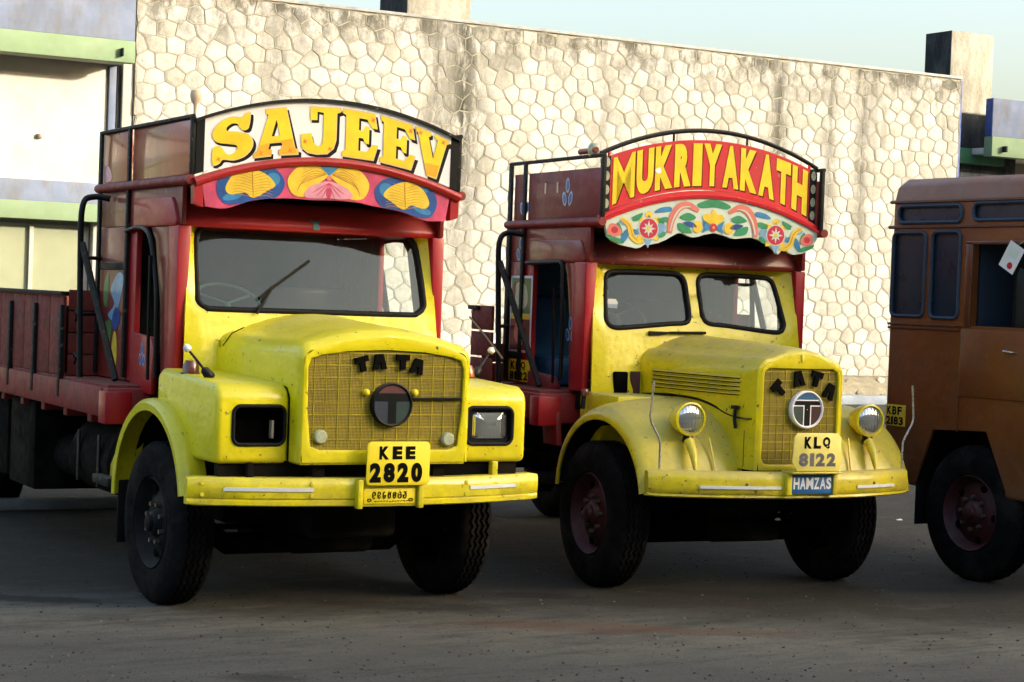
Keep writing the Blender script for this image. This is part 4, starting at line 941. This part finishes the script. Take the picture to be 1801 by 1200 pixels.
# ------------------------------------------------------------------ truck two: bonneted, red sign
T = thing('cargo_truck', 'yellow round-bonnet cargo truck with red MUKRIYAKATH sign board and twin windscreens', 'truck', (8.63, 11.88, 0), R(-5), 'painted cargo trucks parked in a row')
gl2 = rrect(-.30, .30, .955, 1.615, .045, 4)
st2 = [(-1.03, .325, .915, 1.66, 1.715, .10), (-1.02, .345, .915, 1.68, 1.735, .11), (-.97, .355, .915, 1.69, 1.75, .13), (-.86, .36, .915, 1.69, 1.76, .15), (-.78, .375, .915, 1.685, 1.765, .15), (-.3, .43, .95, 1.685, 1.78, .15), (.1, .485, 1.1, 1.69, 1.79, .15), (.44, .535, 1.2, 1.70, 1.80, .15)]
bon, gri = nose(T, st2, -1.03, 0, gl2, (0, 1.30), 'yellow_old', 'grille_mesh_old', .018)
def w2(y): 
    for (a, b) in zip(st2[:-1], st2[1:]):
        if a[0] <= y <= b[0]: return a[1] + (b[1] - a[1]) * (y - a[0]) / (b[0] - a[0])
    return st2[-1][1]
wi = MB()
for k in range(-5, 6): wi.box(k * .0585 - .001, k * .0585 + .001, -1.020, -1.0165, .965, 1.605)
for k in range(11): z = .99 + k * .06; wi.box(-.295, .295, -1.0205, -1.017, z - .0013, z + .0013)
wi.build('grille_wires', 'grille_wire', gri)
for g_, x, z, a in ((LT, -.175, 1.475, 48), (LA, -.02, 1.545, 10), (LT, .125, 1.545, -14), (LA, .235, 1.462, -24)): slab(gri, 'letter', rotp(g_, x, z, .105, a, .85), -1.027, .02)
emblem(gri, .045, 1.335, .13, -1.045, 'white', 'black', 'interior_blue', 'interior_green', 'rim_red')
decal('emblem_lines', gri, [(ell(.045, 1.335, .003, .003, 6), 'white', 0)] + [([(.045 + a, 1.335 + b) for a, b in q], 'white', 0) for q in (
    [(-.10, .068), (.10, .068), (.10, .060), (-.10, .060)], [(-.115, .022), (-.032, .022), (-.032, -.112), (-.024, -.112), (-.024, .030), (-.115, .030)], [(.115, .022), (.032, .022), (.032, -.112), (.024, -.112), (.024, .030), (.115, .030)])], FRONT(-1.0495))
tube('badge_bead', 'yellow_old', bon, [(0, -1.0, 1.725), (0, -1.028, 1.70), (0, -1.035, 1.66)], [.012, .016, .010], 8)
for s_ in (-1, 1):
    for k in range(5):
        z = 1.425 + k * .0285; mb = MB(); rings = []
        for q in range(9):
            y = .18 - 1.02 * q / 8; e = .35 if q in (0, 8) else 1; xx = w2(y) - .002
            rings.append([(s_ * xx, y, z + .012), (s_ * (xx + .026 * e), y, z + .001), (s_ * (xx + .026 * e), y, z - .004), (s_ * xx, y, z - .002)])
        mb.loft(rings).build('louvre', 'yellow_old', bon, smooth=30)
        MB().loft([[(s_ * (w2(y) - .004), y, z - .012), (s_ * (w2(y) + .003), y, z - .012), (s_ * (w2(y) + .003), y, z - .003), (s_ * (w2(y) - .004), y, z - .003)] for y in [.17 - 1.0 * q / 8 for q in range(9)]]).build('louvre_slot', 'black_flat', bon)
    tube('bonnet_seam', 'strip_shadow', bon, catmull([(s_ * (w2(y) + .001), y, z) for y, z in ((.42, 1.345), (.1, 1.365), (-.12, 1.370), (-.36, 1.36), (-.55, 1.325), (-.68, 1.285), (-.80, 1.265), (-.98, 1.262))], 4), [.011] * 8 + [.009] * 10 + [.005] * 11, 6)
    cl = MB().tube([(s_ * (w2(-.82) + .02), -.82, 1.34), (s_ * (w2(-.82) + .025), -.82, 1.25), (s_ * (w2(-.82) + .025), -.84, 1.19)], .014, 6)
    cl.box(min(s_ * w2(-.8), s_ * (w2(-.8) + .035)), max(s_ * w2(-.8), s_ * (w2(-.8) + .035)), -.85, -.79, 1.32, 1.345); cl.build('bonnet_latch', 'black_worn', bon)
    tube('latch_pin', 'nut', bon, [(s_ * (w2(-.9) + .01), -.76, 1.262), (s_ * (w2(-.95) + .01), -.95, 1.258)], .007, 6)
    tube('shell_seam', 'strip_shadow', bon, [(s_ * (w2(-.90) + .0005), -.90, 1.18), (s_ * (w2(-.9) + .0005), -.90, .93)], .003, 5)
    # crowned fender
    rings = []
    SS = [(1.10, -.03), (1.105, .0), (1.09, .028), (1.04, .062), (.95, .092), (.84, .110), (.70, .122), (.56, .128), (.44, .130), (.33, .128)]
    for k in range(37):
        a = R(2 + 170 * k / 36); c_, n_ = math.cos(a), math.sin(a)
        fr_ = max(0, -c_) ** 2
        rings.append([(s_ * x_, -.165 + (.645 + b * (1 - .45 * fr_)) * c_, .66 + (.565 + b) * n_) for x_, b in SS])
    fo = MB().loft(rings, False, False); fd = fo.build('fender', 'yellow_old', T, smooth=60)
    sm = fd.modifiers.new('s', 'SOLIDIFY'); sm.thickness = .012; sm.offset = -1; bake(fd); smooth_(fd, 50)
    MB().loft([[(s_ * xx, -.165 + .63 * math.cos(R(a)), .64 + .56 * math.sin(R(a))) for xx in (.40, 1.08)] for a in range(6, 160, 11)], False, False).build('mudguard', 'chassis', T)
    MB().prism([(.30, .70), (.50, .70), (.50, 1.36), (-.1, 1.36), (-.1, 1.22), (.1, 1.22)], 'x', s_ * .48, s_ * .92).build('wing_rear', 'yellow_old', T, bevel=.02)
    # headlamp bucket on its stalk
    hx, hy, hz = s_ * .735, -.80, 1.248
    hb = MB().lathe([(0, .20), (.045, .19), (.080, .14), (.105, .07), (.116, .0), (.116, -.018), (.104, -.022), (.100, -.010)], 'y', (hx, hy, hz), 32).build('headlamp', 'yellow_old', T, smooth=50)
    MB().lathe([(.101, -.008), (.085, -.024), (.05, -.036), (0, -.042)], 'y', (hx, hy, hz), 32).build('lens', 'lens', hb, smooth=60)
    tube('stalk', 'black_worn', hb, [(hx, hy + .03, hz - .10), (hx, hy + .05, hz - .16)], .022, 8)
    tube('clip', 'nut', hb, [(hx + .02, hy - .01, hz - .112), (hx + .02, hy - .012, hz - .14)], .010, 6)
    tube('fender_rib', 'yellow_old', T, [(hx, -.80, 1.10), (hx, -.865, 1.02), (hx, -.905, .90)], [.036, .03, .010], 10)
    tube('fender_bead', 'yellow_old', T, [(s_ * .57, -.79, 1.12), (s_ * .55, -.875, .86)], .008, 6)
    tube('guide_rod', 'steel_rod', T, [(s_ * 1.055, -.86, 1.505), (s_ * 1.075, -.86, 1.27), (s_ * 1.065, -.86, 1.23), (s_ * 1.005, -.86, 1.13), (s_ * .99, -.86, 1.09), (s_ * .99, -.86, .88)], .0075, 8)
    wheel(T, s_ * 1.075, 0, s_, 'rim_red', -1)
    box('step', 'chassis', T, min(s_ * .9, s_ * 1.14), max(s_ * .9, s_ * 1.14), .56, 1.0, .66, .72)
    MB().lathe([(.030, 0), (.030, .03), (.022, .05), (0, .055)], 'z', (s_ * .98, .30, 1.335), 12).build('indicator_lamp', 'amber_brown' , T, smooth=45)
    tube('indicator_base', 'black_worn', T, [(s_ * .99, .31, 1.24), (s_ * .985, .305, 1.34)], .018, 8)
bf2 = lambda x: -1.19 + .26 * (abs(x) / 1.08) ** 2.2
bmp2 = bumper(T, 1.05, -1.19, .26, [(.10, .915), (.03, .918), (.008, .905), (-.006, .86), (-.004, .80), (.004, .765), (.012, .76), (.008, .745), (.02, .735), (.10, .735)], 'yellow_old', 2.2, .09); bmp2.location.x = -.06
for a, b in ((-.74, -.17), (.47, .86)):
    n = 10; mb = MB(); mb.loft([[(a + (b - a) * k / n, bf2(a + (b - a) * k / n) - d, z) for d, z in ((.004, .803), (.010, .803), (.010, .823), (.004, .823))] for k in range(n + 1)]); mb.build('reflective_strip', 'strip_white', bmp2)
for x in (-.42, .64): MB().lathe([(0, -.012), (.008, -.010), (.012, 0), (.012, .02)], 'y', (x, bf2(x), .835), 10).build('bolt', 'nut', bmp2, smooth=50)
fr = MB(); fr.box(-.205, -.165, -1.225, -1.17, .765, .912); fr.box(.165, .205, -1.225, -1.17, .765, .912); fr.box(-.19, .20, -1.27, -1.12, .913, .928); fr.build('name_box', 'yellow_old', bmp2, bevel=.005)
nb = box('name_plate', 'sign_blue', bmp2, -.163, .163, -1.215, -1.205, .775, .905, .002)
text_row(nb, 'strip_white', "HAMZAS", -.150, .152, .805, .885, -1.2165, .035, .10, widths=[1.05, 1, 1.25, .95, 1.05, .85])
for ch_ in bmp2.children:
    if ch_.name.startswith('name_'): ch_.location.x = .06
np_ = MB().prism([(-.16, 1.19), (.16, 1.19), (.19, 1.16), (.20, .99), (.175, .932), (-.155, .932), (-.195, .99), (-.185, 1.16)], 'y', -1.262, -1.252).build('number_plate', 'plate_pale', T, bevel=.003)
text_row(np_, 'text_black', 'KLQ', -.105, .10, 1.085, 1.165, -1.2635, .06, .25)
text_row(np_, 'text_faded', '8122', -.145, .15, .965, 1.055, -1.2635, .06, .18, widths=[1, .45, 1, 1])
fy2 = front_y(.41, 1.83, .36, .06, .76)
def pane_hole(s_):
    p_ = [(.055, 2.10), (.06, 2.20), (.11, 2.248), (.25, 2.255), (.60, 2.250), (.70, 2.235), (.735, 2.17), (.765, 1.95), (.765, 1.88), (.72, 1.838), (.60, 1.838), (.25, 1.872), (.10, 1.885), (.058, 1.94)]
    return catmull([(s_ * a, b) for a, b in p_], 3, True)
hL, hR = pane_hole(-1), pane_hole(1)
cf2 = cab_front(T, fy2, [(-.905, 1.28), (-.868, 2.36), (.868, 2.36), (.905, 1.28)], [hL, hR], 'yellow_old')
pane(cf2, hL, fy2, 0); pane(cf2, hR, fy2, 0)
stk = MB().add([(-.765 + a, fy2(-.7, 2.0) - .004 + .006, b) for a, b in ((.0, 1.98), (.115, 1.975), (.12, 2.02), (.10, 2.045), (.0, 2.045))], [(0, 1, 2, 3, 4)]).build('sticker', 'paper', cf2)
vn = box('cowl_vent', 'black_flat', T, -.745, -.63, fy2(-.7, 1.4) - .022, fy2(-.7, 1.4) + .02, 1.335, 1.515, .012)
fl = MB().box(-.075, 0, -.006, .006, -.10, .10).build('vent_flap', 'rim_red', T, bevel=.005); fl.location = (-.545, fy2(-.6, 1.42) - .05, 1.42); fl.rotation_euler = (0, 0, R(-38))
tube('wiper', 'black', T, [(-.43, fy2(0, 1.8) - .03, 1.80), (-.33, fy2(0, 1.8) - .035, 1.803), (-.24, fy2(0, 1.8) - .035, 1.81)], [.018, .014, .005], 6)
tube('wiper_blade', 'black', T, [(-.26, fy2(0, 1.8) - .04, 1.808), (.05, fy2(0, 1.82) - .04, 1.815)], .011, 6)
cab(T, .42, 1.82, 2.31, 2.60, dict(side='maroon', inner='interior_blue', strap=1.555, door='red_dark', railm='red_dark', panel='maroon_matt', gap=.085, ztop=3.08, seat='interior_blue', ds=.45, dt=1.47))
MB().prism([(.47, 2.30), (.46, 2.33), (.50, 2.44), (.54, 2.47), (1.4, 2.48), (1.4, 2.30)], 'x', -.945, .945).build('header', 'maroon', T, bevel=.012)
SY = .27
zb2, zt2 = arcz(.90, 2.665, 2.878), arcz(.90, 3.065, 3.247)
sg = sign_board(T, SY, .92, zb2, zt2, 'red_sign', 'black_worn', .065)
zr2 = arcz(.94, 2.612, 2.838)
XS = [-.94 + 1.88 * k / 26 for k in range(27)]
MB().loft([[(x_, SY - .02 + dy, zr2(x_) + dz) for dy, dz in ((-.03, -.022), (-.035, .0), (-.012, .006), (-.012, .034), (.04, .034), (.04, -.022))] for x_ in XS]).build('sign_rail', 'red_sign', T, smooth=30)
za2 = arcz(.92, 3.10, 3.318)
tube('arch_rail', 'black_worn', T, [(x_, SY + .02, za2(x_)) for x_ in [-.93 + 1.86 * k / 26 for k in range(27)]], .017, 8)
for x in (-.33, .30): tube('arch_strut', 'black_worn', T, [(x, SY + .02, zt2(x) - .02), (x, SY + .02, za2(x))], .010, 6)
for s_ in (-1, 1): tube('arch_strut', 'red_sign', T, [(s_ * .86, SY + .02, zt2(.86) - .03), (s_ * .86, SY + .02, za2(.86))], .012, 6)
ws = [1.28, 1.0, 1.05, 1.0, .55, 1.08, 1.0, 1.05, 1.0, .92, 1.0]; tot = sum(ws) + .10 * 10; x = -.835; un = 1.67 / tot
for ch, k in zip('MUKRIYAKATH', ws):
    a, b = x, x + un * k; x = b + un * .10
    f = lambda gx, gz, yy, a=a, b=b: (lambda u, v: (lambda x_: (x_, yy, zb2(x_) + .03 + gz + v * (zt2(x_) - zb2(x_) - .055)))(a + gx + (b - a) * u))
    bo = .012 if ch in 'M' else .07
    letter('letter_shadow', 'amber_brown', sg, ch, f(.010, -.010, SY - .002), bo)
    letter('letter', 'yellow_letter', sg, ch, f(0, 0, SY - .004), bo)
decal('sign_scuff', sg, [(catmull([(-.49, 3.0), (-.45, 3.02), (-.44, 2.985), (-.465, 2.975)], 4, True), 'white', 0)], FRONT(SY - .004))
for s_ in (-1, 1): decal('end_motif', sg, [(catmull([(s_ * .885 + .022 * math.sin(q), zb2(.88) + .06 + .10 * k + .035 * math.cos(q)) for q in [6.28 * j / 8 for j in range(8)]], 2, True), 'reflector', 0) for k in range(4)], FRONT(SY - .005))
vo = [(-.905, 2.615), (-.895, 2.56), (-.875, 2.494), (-.83, 2.462), (-.77, 2.44), (-.70, 2.428), (-.634, 2.419), (-.60, 2.43), (-.576, 2.448), (-.52, 2.452), (-.456, 2.467), (-.40, 2.49), (-.353, 2.517), (-.30, 2.545), (-.263, 2.548), (-.21, 2.53), (-.17, 2.519), (-.12, 2.528), (-.079, 2.543), (.013, 2.561), (.106, 2.545), (.15, 2.53), (.201, 2.525), (.26, 2.535), (.326, 2.542), (.38, 2.535), (.421, 2.52), (.46, 2.50), (.502, 2.485), (.545, 2.45), (.577, 2.425), (.605, 2.455), (.631, 2.470), (.67, 2.44), (.713, 2.428), (.79, 2.44), (.872, 2.477), (.915, 2.55), (.925, 2.615)]
val = MB().prism(vo + [(x_, zr2(x_) - .012) for x_ in [.90 - 1.80 * k / 20 for k in range(21)]], 'y', SY - .035, SY - .005).build('valance', 'mint', T)
sh = []
for s_ in (-1, 1):
    c = s_ * .545; z0 = 2.568
    sh += [(star(c, z0, .125, .07, 4, .785), 'gold', 0), (star(c, z0 - .02, .125, .06, 4, 0), 'blue_pale', 0), (ell(c, z0, .084, .080), 'mint', 1), (ell(c, z0, .076, .073), 'crimson', 2), (star(c, z0, .062, .018, 4), 'mint', 3), (star(c, z0, .052, .018, 4, .785), 'mint', 3), (ell(c, z0, .014, .014, 10), 'gold', 4)]
    for q, (mt, dx, dz, a_, b_, ro_) in enumerate((('green', -.10, .055, .035, .018, .5), ('green', .10, .07, .04, .02, -.4), ('blue_mid', .115, -.03, .035, .02, .3), ('green', -.115, -.04, .035, .02, -.5), ('gold', .0, .10, .03, .025, 0), ('green', .24, -.015, .05, .02, 1.2), ('blue_pale', .215, .03, .035, .014, .4), ('green', -.33, .03, .02, .03, .3))):
        sh.append((ell(c + s_ * dx, z0 + dz, a_, b_, 12, ro_ * s_), mt, 0))
    sh += [(catmull([(s_ * .88, 2.53), (s_ * .86, 2.59), (s_ * .80, 2.58), (s_ * .765, 2.53), (s_ * .80, 2.50), (s_ * .85, 2.50)], 4, True), 'salmon', 1), (ell(s_ * .825, 2.545, .028, .024), 'crimson', 2), (catmull([(s_ * .89, 2.51), (s_ * .87, 2.48), (s_ * .78, 2.45), (s_ * .74, 2.46), (s_ * .80, 2.49)], 4, True), 'green', 1)]
    sh += [(stroke([(s_ * .775, 2.63), (s_ * .71, 2.59), (s_ * .68, 2.51), (s_ * .63, 2.47), (s_ * .58, 2.47)], .022), 'gold', 2), (stroke([(s_ * .765, 2.625), (s_ * .705, 2.585), (s_ * .675, 2.51), (s_ * .63, 2.475)], .004), 'brownline', 3)]
    sh += [(catmull([(s_ * .69, 2.64), (s_ * .60, 2.68), (s_ * .62, 2.635)], 4, True), 'green', 1), (catmull([(s_ * .50, 2.69), (s_ * .45, 2.725), (s_ * .37, 2.735), (s_ * .36, 2.705), (s_ * .44, 2.69)], 4, True), 'blue_mid', 1), (catmull([(s_ * .47, 2.64), (s_ * .40, 2.66), (s_ * .36, 2.63), (s_ * .42, 2.62)], 4, True), 'green', 1), (catmull([(s_ * .74, 2.545), (s_ * .70, 2.55), (s_ * .73, 2.47), (s_ * .77, 2.475)], 4, True), 'blue_mid', 1), (catmull([(s_ * .44, 2.55), (s_ * .47, 2.60), (s_ * .42, 2.61), (s_ * .40, 2.57)], 4, True), 'blue_pale', 1)]
    sh += [(stroke([(s_ * .37, 2.545), (s_ * .355, 2.64), (s_ * .30, 2.73), (s_ * .22, 2.758), (s_ * .13, 2.715)], .030), 'salmon', 2), (stroke([(s_ * .365, 2.56), (s_ * .34, 2.65), (s_ * .28, 2.73), (s_ * .20, 2.745)], .006), 'mint', 3)]
    sh += [(catmull([(s_ * .29, 2.66), (s_ * .22, 2.70), (s_ * .15, 2.67), (s_ * .20, 2.64)], 4, True), 'green', 1), (catmull([(s_ * .30, 2.62), (s_ * .22, 2.60), (s_ * .18, 2.55), (s_ * .28, 2.56)], 4, True), 'green', 1), (catmull([(s_ * .26, 2.625), (s_ * .19, 2.635), (s_ * .14, 2.60), (s_ * .20, 2.595)], 4, True), 'blue_deep', 2), (ell(s_ * .135, 2.60, .04, .045), 'gold', 2)]
    sh += [([(s_ * .008, 2.60), (s_ * .095, 2.655), (s_ * .075, 2.60), (s_ * .095, 2.555)], 'blue_mid', 3)]
sh += [(catmull([(-.14, 2.77), (0, 2.81), (.14, 2.77), (.11, 2.74), (0, 2.75), (-.11, 2.74)], 4, True), 'green', 0), (catmull([(-.09, 2.66), (-.07, 2.70), (-.03, 2.70), (.0, 2.735), (.03, 2.70), (.07, 2.70), (.09, 2.66), (0, 2.62)], 4, True), 'gold', 2), (ell(.0, 2.60, .030, .032), 'crimson', 4), (ell(0, 2.60, .010, .010, 8), 'gold', 5)]
decal('valance_painting', val, sh, FRONT(SY - .036))
MB().box(-.90, .90, SY + .03, .42, 2.56, 2.59).build('sign_soffit', 'maroon', T)
decal('side_flower', T, flowers3(1.55, 2.76, 1.0), SIDE(-.931)); decal('side_flower', T, flowers3(.80, 2.82, 1.1), SIDE(-.931))
decal('side_flower', T, flowers3(1.58, 2.40, 1.0), SIDE(-.933))
decal('pillar_flowers', T, flowers3(.66, 1.80, .95), SIDE(-.936))
decal('rack_marks', T, [([(q, 2.83), (q + .03, 2.83), (q + .03, 2.91), (q, 2.91)], 'cream_edge', 0) for q in (1.17, .96)], SIDE(-.931))
pc = box('side_poster', 'white', T, -.937, -.9325, 1.345, 1.735, 1.60, 2.20, .001)
decal('poster_print', pc, [([(1.365, 1.62), (1.715, 1.62), (1.715, 2.18), (1.365, 2.18)], 'leafgreen', 0), ([(1.365, 1.62), (1.715, 1.62), (1.715, 1.86), (1.365, 1.86)], 'maroon', 1), ([(1.365, 1.86), (1.715, 1.86), (1.715, 1.905), (1.365, 1.905)], 'gold', 1),
   (catmull([(1.45, 2.12), (1.62, 2.14), (1.66, 2.0), (1.55, 1.93), (1.42, 1.98)], 4, True), 'reflector', 1), (catmull([(1.48, 1.83), (1.6, 1.84), (1.64, 1.72), (1.52, 1.65), (1.44, 1.72)], 4, True), 'salmon', 2), (catmull([(1.64, 2.15), (1.70, 2.1), (1.69, 1.96), (1.65, 2.0)], 4, True), 'maroon_matt', 2)], SIDE(-.9375))
sp_ = box('side_number', 'yellow_plate', T, -.936, -.9325, 1.345, 1.735, 1.375, 1.545, .001)
text_row(sp_, 'text_black', 'KLQ', 1.69, 1.42, 1.465, 1.53, -.9370, .04, .2, axis='x'); text_row(sp_, 'text_black', '8122', 1.70, 1.38, 1.385, 1.45, -.9370, .04, .15, axis='x')
MB().lathe([(.03, -.03), (.042, .0), (.045, .05), (.03, .075), (0, .08)], 'z', (-.92, .42, 3.10), 14).build('marker_lamp', 'reflector', T, smooth=50)
tube('marker_bar', 'maroon', T, [(-.93, .62, 3.12), (-.93, .36, 3.125)], .022, 8)
bed(T, .66, 5.6, False)
MB().prism([(.56, .95), (.60, 1.20), (.86, 1.22), (.80, .95)], 'x', -1.06, -1.02).build('mud_plate', 'red_dark', T, bevel=.006)
tube('mirror_arm', 'black', T, [(-.95, .86, 2.12), (-.80, .80, 2.12)], .008, 6)
box('cab_fan', 'white_knob', T, -.55, -.42, 1.05, 1.12, 1.98, 2.12, .02)
chassis(T, -.72, 5.5, 4.1, 'rim_red', tank=False, rw=.28)
rp_ = MB().tube([(-1.19, 1.95, 1.86), (-1.195, 1.62, 1.72), (-1.19, 1.30, 1.56)], .008, 6).build('rope', 'rope', None, smooth=50)
rp_.location = (8.63, 11.88, 0); rp_.rotation_euler = (0, 0, R(-5)); tag(rp_, 'thin yellowish rope tied from the red tailboards beside the bonneted truck cab', 'rope')

# ------------------------------------------------------------------ brown truck at the right edge
T = thing('brown_truck', 'dark brown boxy truck cab cut off by the right picture edge', 'truck', (11.65, 11.38, 0), 0)
body = MB().prism([(-1.05, .66), (-1.05, 2.90), (-1.02, 3.02), (-.92, 3.09), (.92, 3.09), (1.02, 3.02), (1.05, 2.90), (1.05, .66)], 'y', -1.42, 1.0).build('body', 'brown', T, bevel=.03, seg=3)
cuts = [MB().box(-1.0, 1.0, -1.36, .95, 1.28, 2.98)]
winA = [(.59, .975, 1.995, 2.655), (.20, .52, 1.99, 2.66)]; winS = [(.195, .925, 2.735, 2.865), (-.62, .07, 2.745, 2.875)]
for s_ in (-1, 1):
    for a, b, c_, d in winA: cuts.append(MB().prism(rrect(a, b, c_, d, .05), 'x', s_ * .9, s_ * 1.2))
    for a, b, c_, d in winS: cuts.append(MB().prism(rrect(a, b, c_, d, .06), 'x', s_ * .9, s_ * 1.2))
    cuts.append(MB().box(min(s_ * .9, s_ * 1.2), max(s_ * .9, s_ * 1.2), -.60, .05, 1.94, 2.56))
    cuts.append(MB().prism([(.60, .4), (.62, .68), (.43, 1.12), (-.16, 1.15), (-.39, .72), (-.39, .4)], 'x', s_ * .55, s_ * 1.2))
cuts.append(MB().prism(rrect(-.90, .90, 1.95, 2.62, .08), 'y', -1.6, -1.2))
cut(body, cuts, 35)
for s_ in (-1, 1):
    for a, b, c_, d in winA + winS:
        lp = rrect(a, b, c_, d, .05)
        MB().tube([(s_ * 1.05, y_, z_) for y_, z_ in lp], .018, 6, closed=True).build('window_gasket', 'gasket_blue', body, smooth=60)
        MB().prism(lp, 'x', s_ * 1.028, s_ * 1.034).build('window_pane', 'pane_dark' if s_ < 0 else 'glass', body)
    for z, y_a, y_b in ((2.90, -1.44, 1.02), (2.70, -1.44, 1.03)): tube('drip_rail', 'brown_trim', body, [(s_ * 1.055, y_a, z), (s_ * 1.055, y_b, z)], .014, 6)
    for z in (1.93, 1.90): tube('belt_rail', 'brown_trim', body, [(s_ * 1.052, .17, z), (s_ * 1.052, 1.0, z)], .010, 6)
    dr = box('door_panel', 'brown', body, min(s_ * 1.05, s_ * 1.064), max(s_ * 1.05, s_ * 1.064), -.55, .145, 1.40, 1.915, .005)
    tube('door_hinge_edge', 'brown_trim', body, [(s_ * 1.052, .155, 1.12), (s_ * 1.054, .155, 1.93)], .006, 6)
    box('door_jamb', 'brown_trim', body, min(s_ * 1.02, s_ * 1.062), max(s_ * 1.02, s_ * 1.062), .052, .13, 1.93, 2.58, .006)
    box('door_lintel', 'brown_trim', body, min(s_ * 1.05, s_ * 1.062), max(s_ * 1.05, s_ * 1.062), -.60, .13, 2.56, 2.585, .004)
    tube('handle', 'chrome', dr, [(s_ * 1.066, -.44, 1.755), (s_ * 1.095, -.445, 1.755), (s_ * 1.095, -.35, 1.762)], .010, 8)
    wheel(T, s_ * 1.04, 0, s_, 'rim_red'); wheel(T, s_ * 1.04, 4.6, s_, 'rim_red'); wheel(T, s_ * .76, 4.6, s_, 'rim_red')
    MB().loft([[(s_ * xx, y_, z_) for xx in (.56, 1.035)] for y_, z_ in ((.612, .66), (.612, .684), (.424, 1.112), (-.156, 1.142), (-.383, .722), (-.383, .66))], False, False).build('arch_liner', 'chassis', body)
    box('mud_flap', 'rubber', T, min(s_ * .80, s_ * 1.04), max(s_ * .80, s_ * 1.04), .60, .615, .36, .70)
    lo, hi = sorted((s_ * .36, s_ * .44)); box('chassis_rail', 'chassis', T, lo, hi, -1.4, 5.4, .62, .84)
    MB().lathe([(.10, .0), (.10, -.03), (0, -.05)], 'y', (s_ * .78, -1.43, 1.0), 24).build('headlight', 'lens', T, smooth=50)
box('engine', 'chassis', T, -.5, .5, -1.2, .9, .45, 1.25)
tube('front_axle', 'chassis', T, [(-.95, 0, .5), (.95, 0, .5)], .06, 8); tube('rear_axle', 'chassis', T, [(-.95, 4.6, .5), (.95, 4.6, .5)], .08, 8)
MB().prism(rrect(-.91, .91, 1.94, 2.63, .08), 'y', -1.39, -1.384).build('windscreen', 'glass', T)
box('front_bumper', 'brown_trim', T, -1.08, 1.08, -1.52, -1.44, .55, .78, .02)
box('seat_back', 'seat', T, -.85, .85, -.30, -.12, 1.6, 2.42, .09); box('seat', 'seat', T, -.85, .85, -.75, -.28, 1.5, 1.7, .06)
box('inner_panel', 'gasket_blue', T, -.97, .97, .06, .10, 1.3, 2.9, .01); box('rear_seat', 'interior_blue', T, -.9, .9, .55, .75, 1.35, 2.25, .05)
pn = box('side_number', 'gold', body, -1.056, -1.0505, .75, .99, 1.115, 1.285, .001)
text_row(pn, 'text_black', 'KBF', .965, .79, 1.205, 1.272, -1.0575, .04, .2, axis='x'); text_row(pn, 'text_black', '2183', .975, .77, 1.125, 1.19, -1.0575, .04, .12, axis='x', widths=[1, .45, 1, 1])
cd = MB().box(-.003, .003, -.075, .075, -.105, .105).build('hanging_card', 'paper'); cd.location = (10.56, 10.985, 2.46); cd.rotation_euler = (R(30), 0, R(8))
tag(cd, 'white card with a red dot hanging in the brown truck door window', 'card')
decal('red_dot', cd, [(ell(.018, -.06, .026, .026, 16), 'card_red', 0), ([(-.05, .0), (.04, .0), (.04, .07), (-.05, .07)], 'mint', 0)], lambda u, v, l: (-.0045 - .001 * l, -u, v))
tube('card_string', 'rope', cd, [(0, 0, .105), (.01, -.06, .22)], .003, 5)
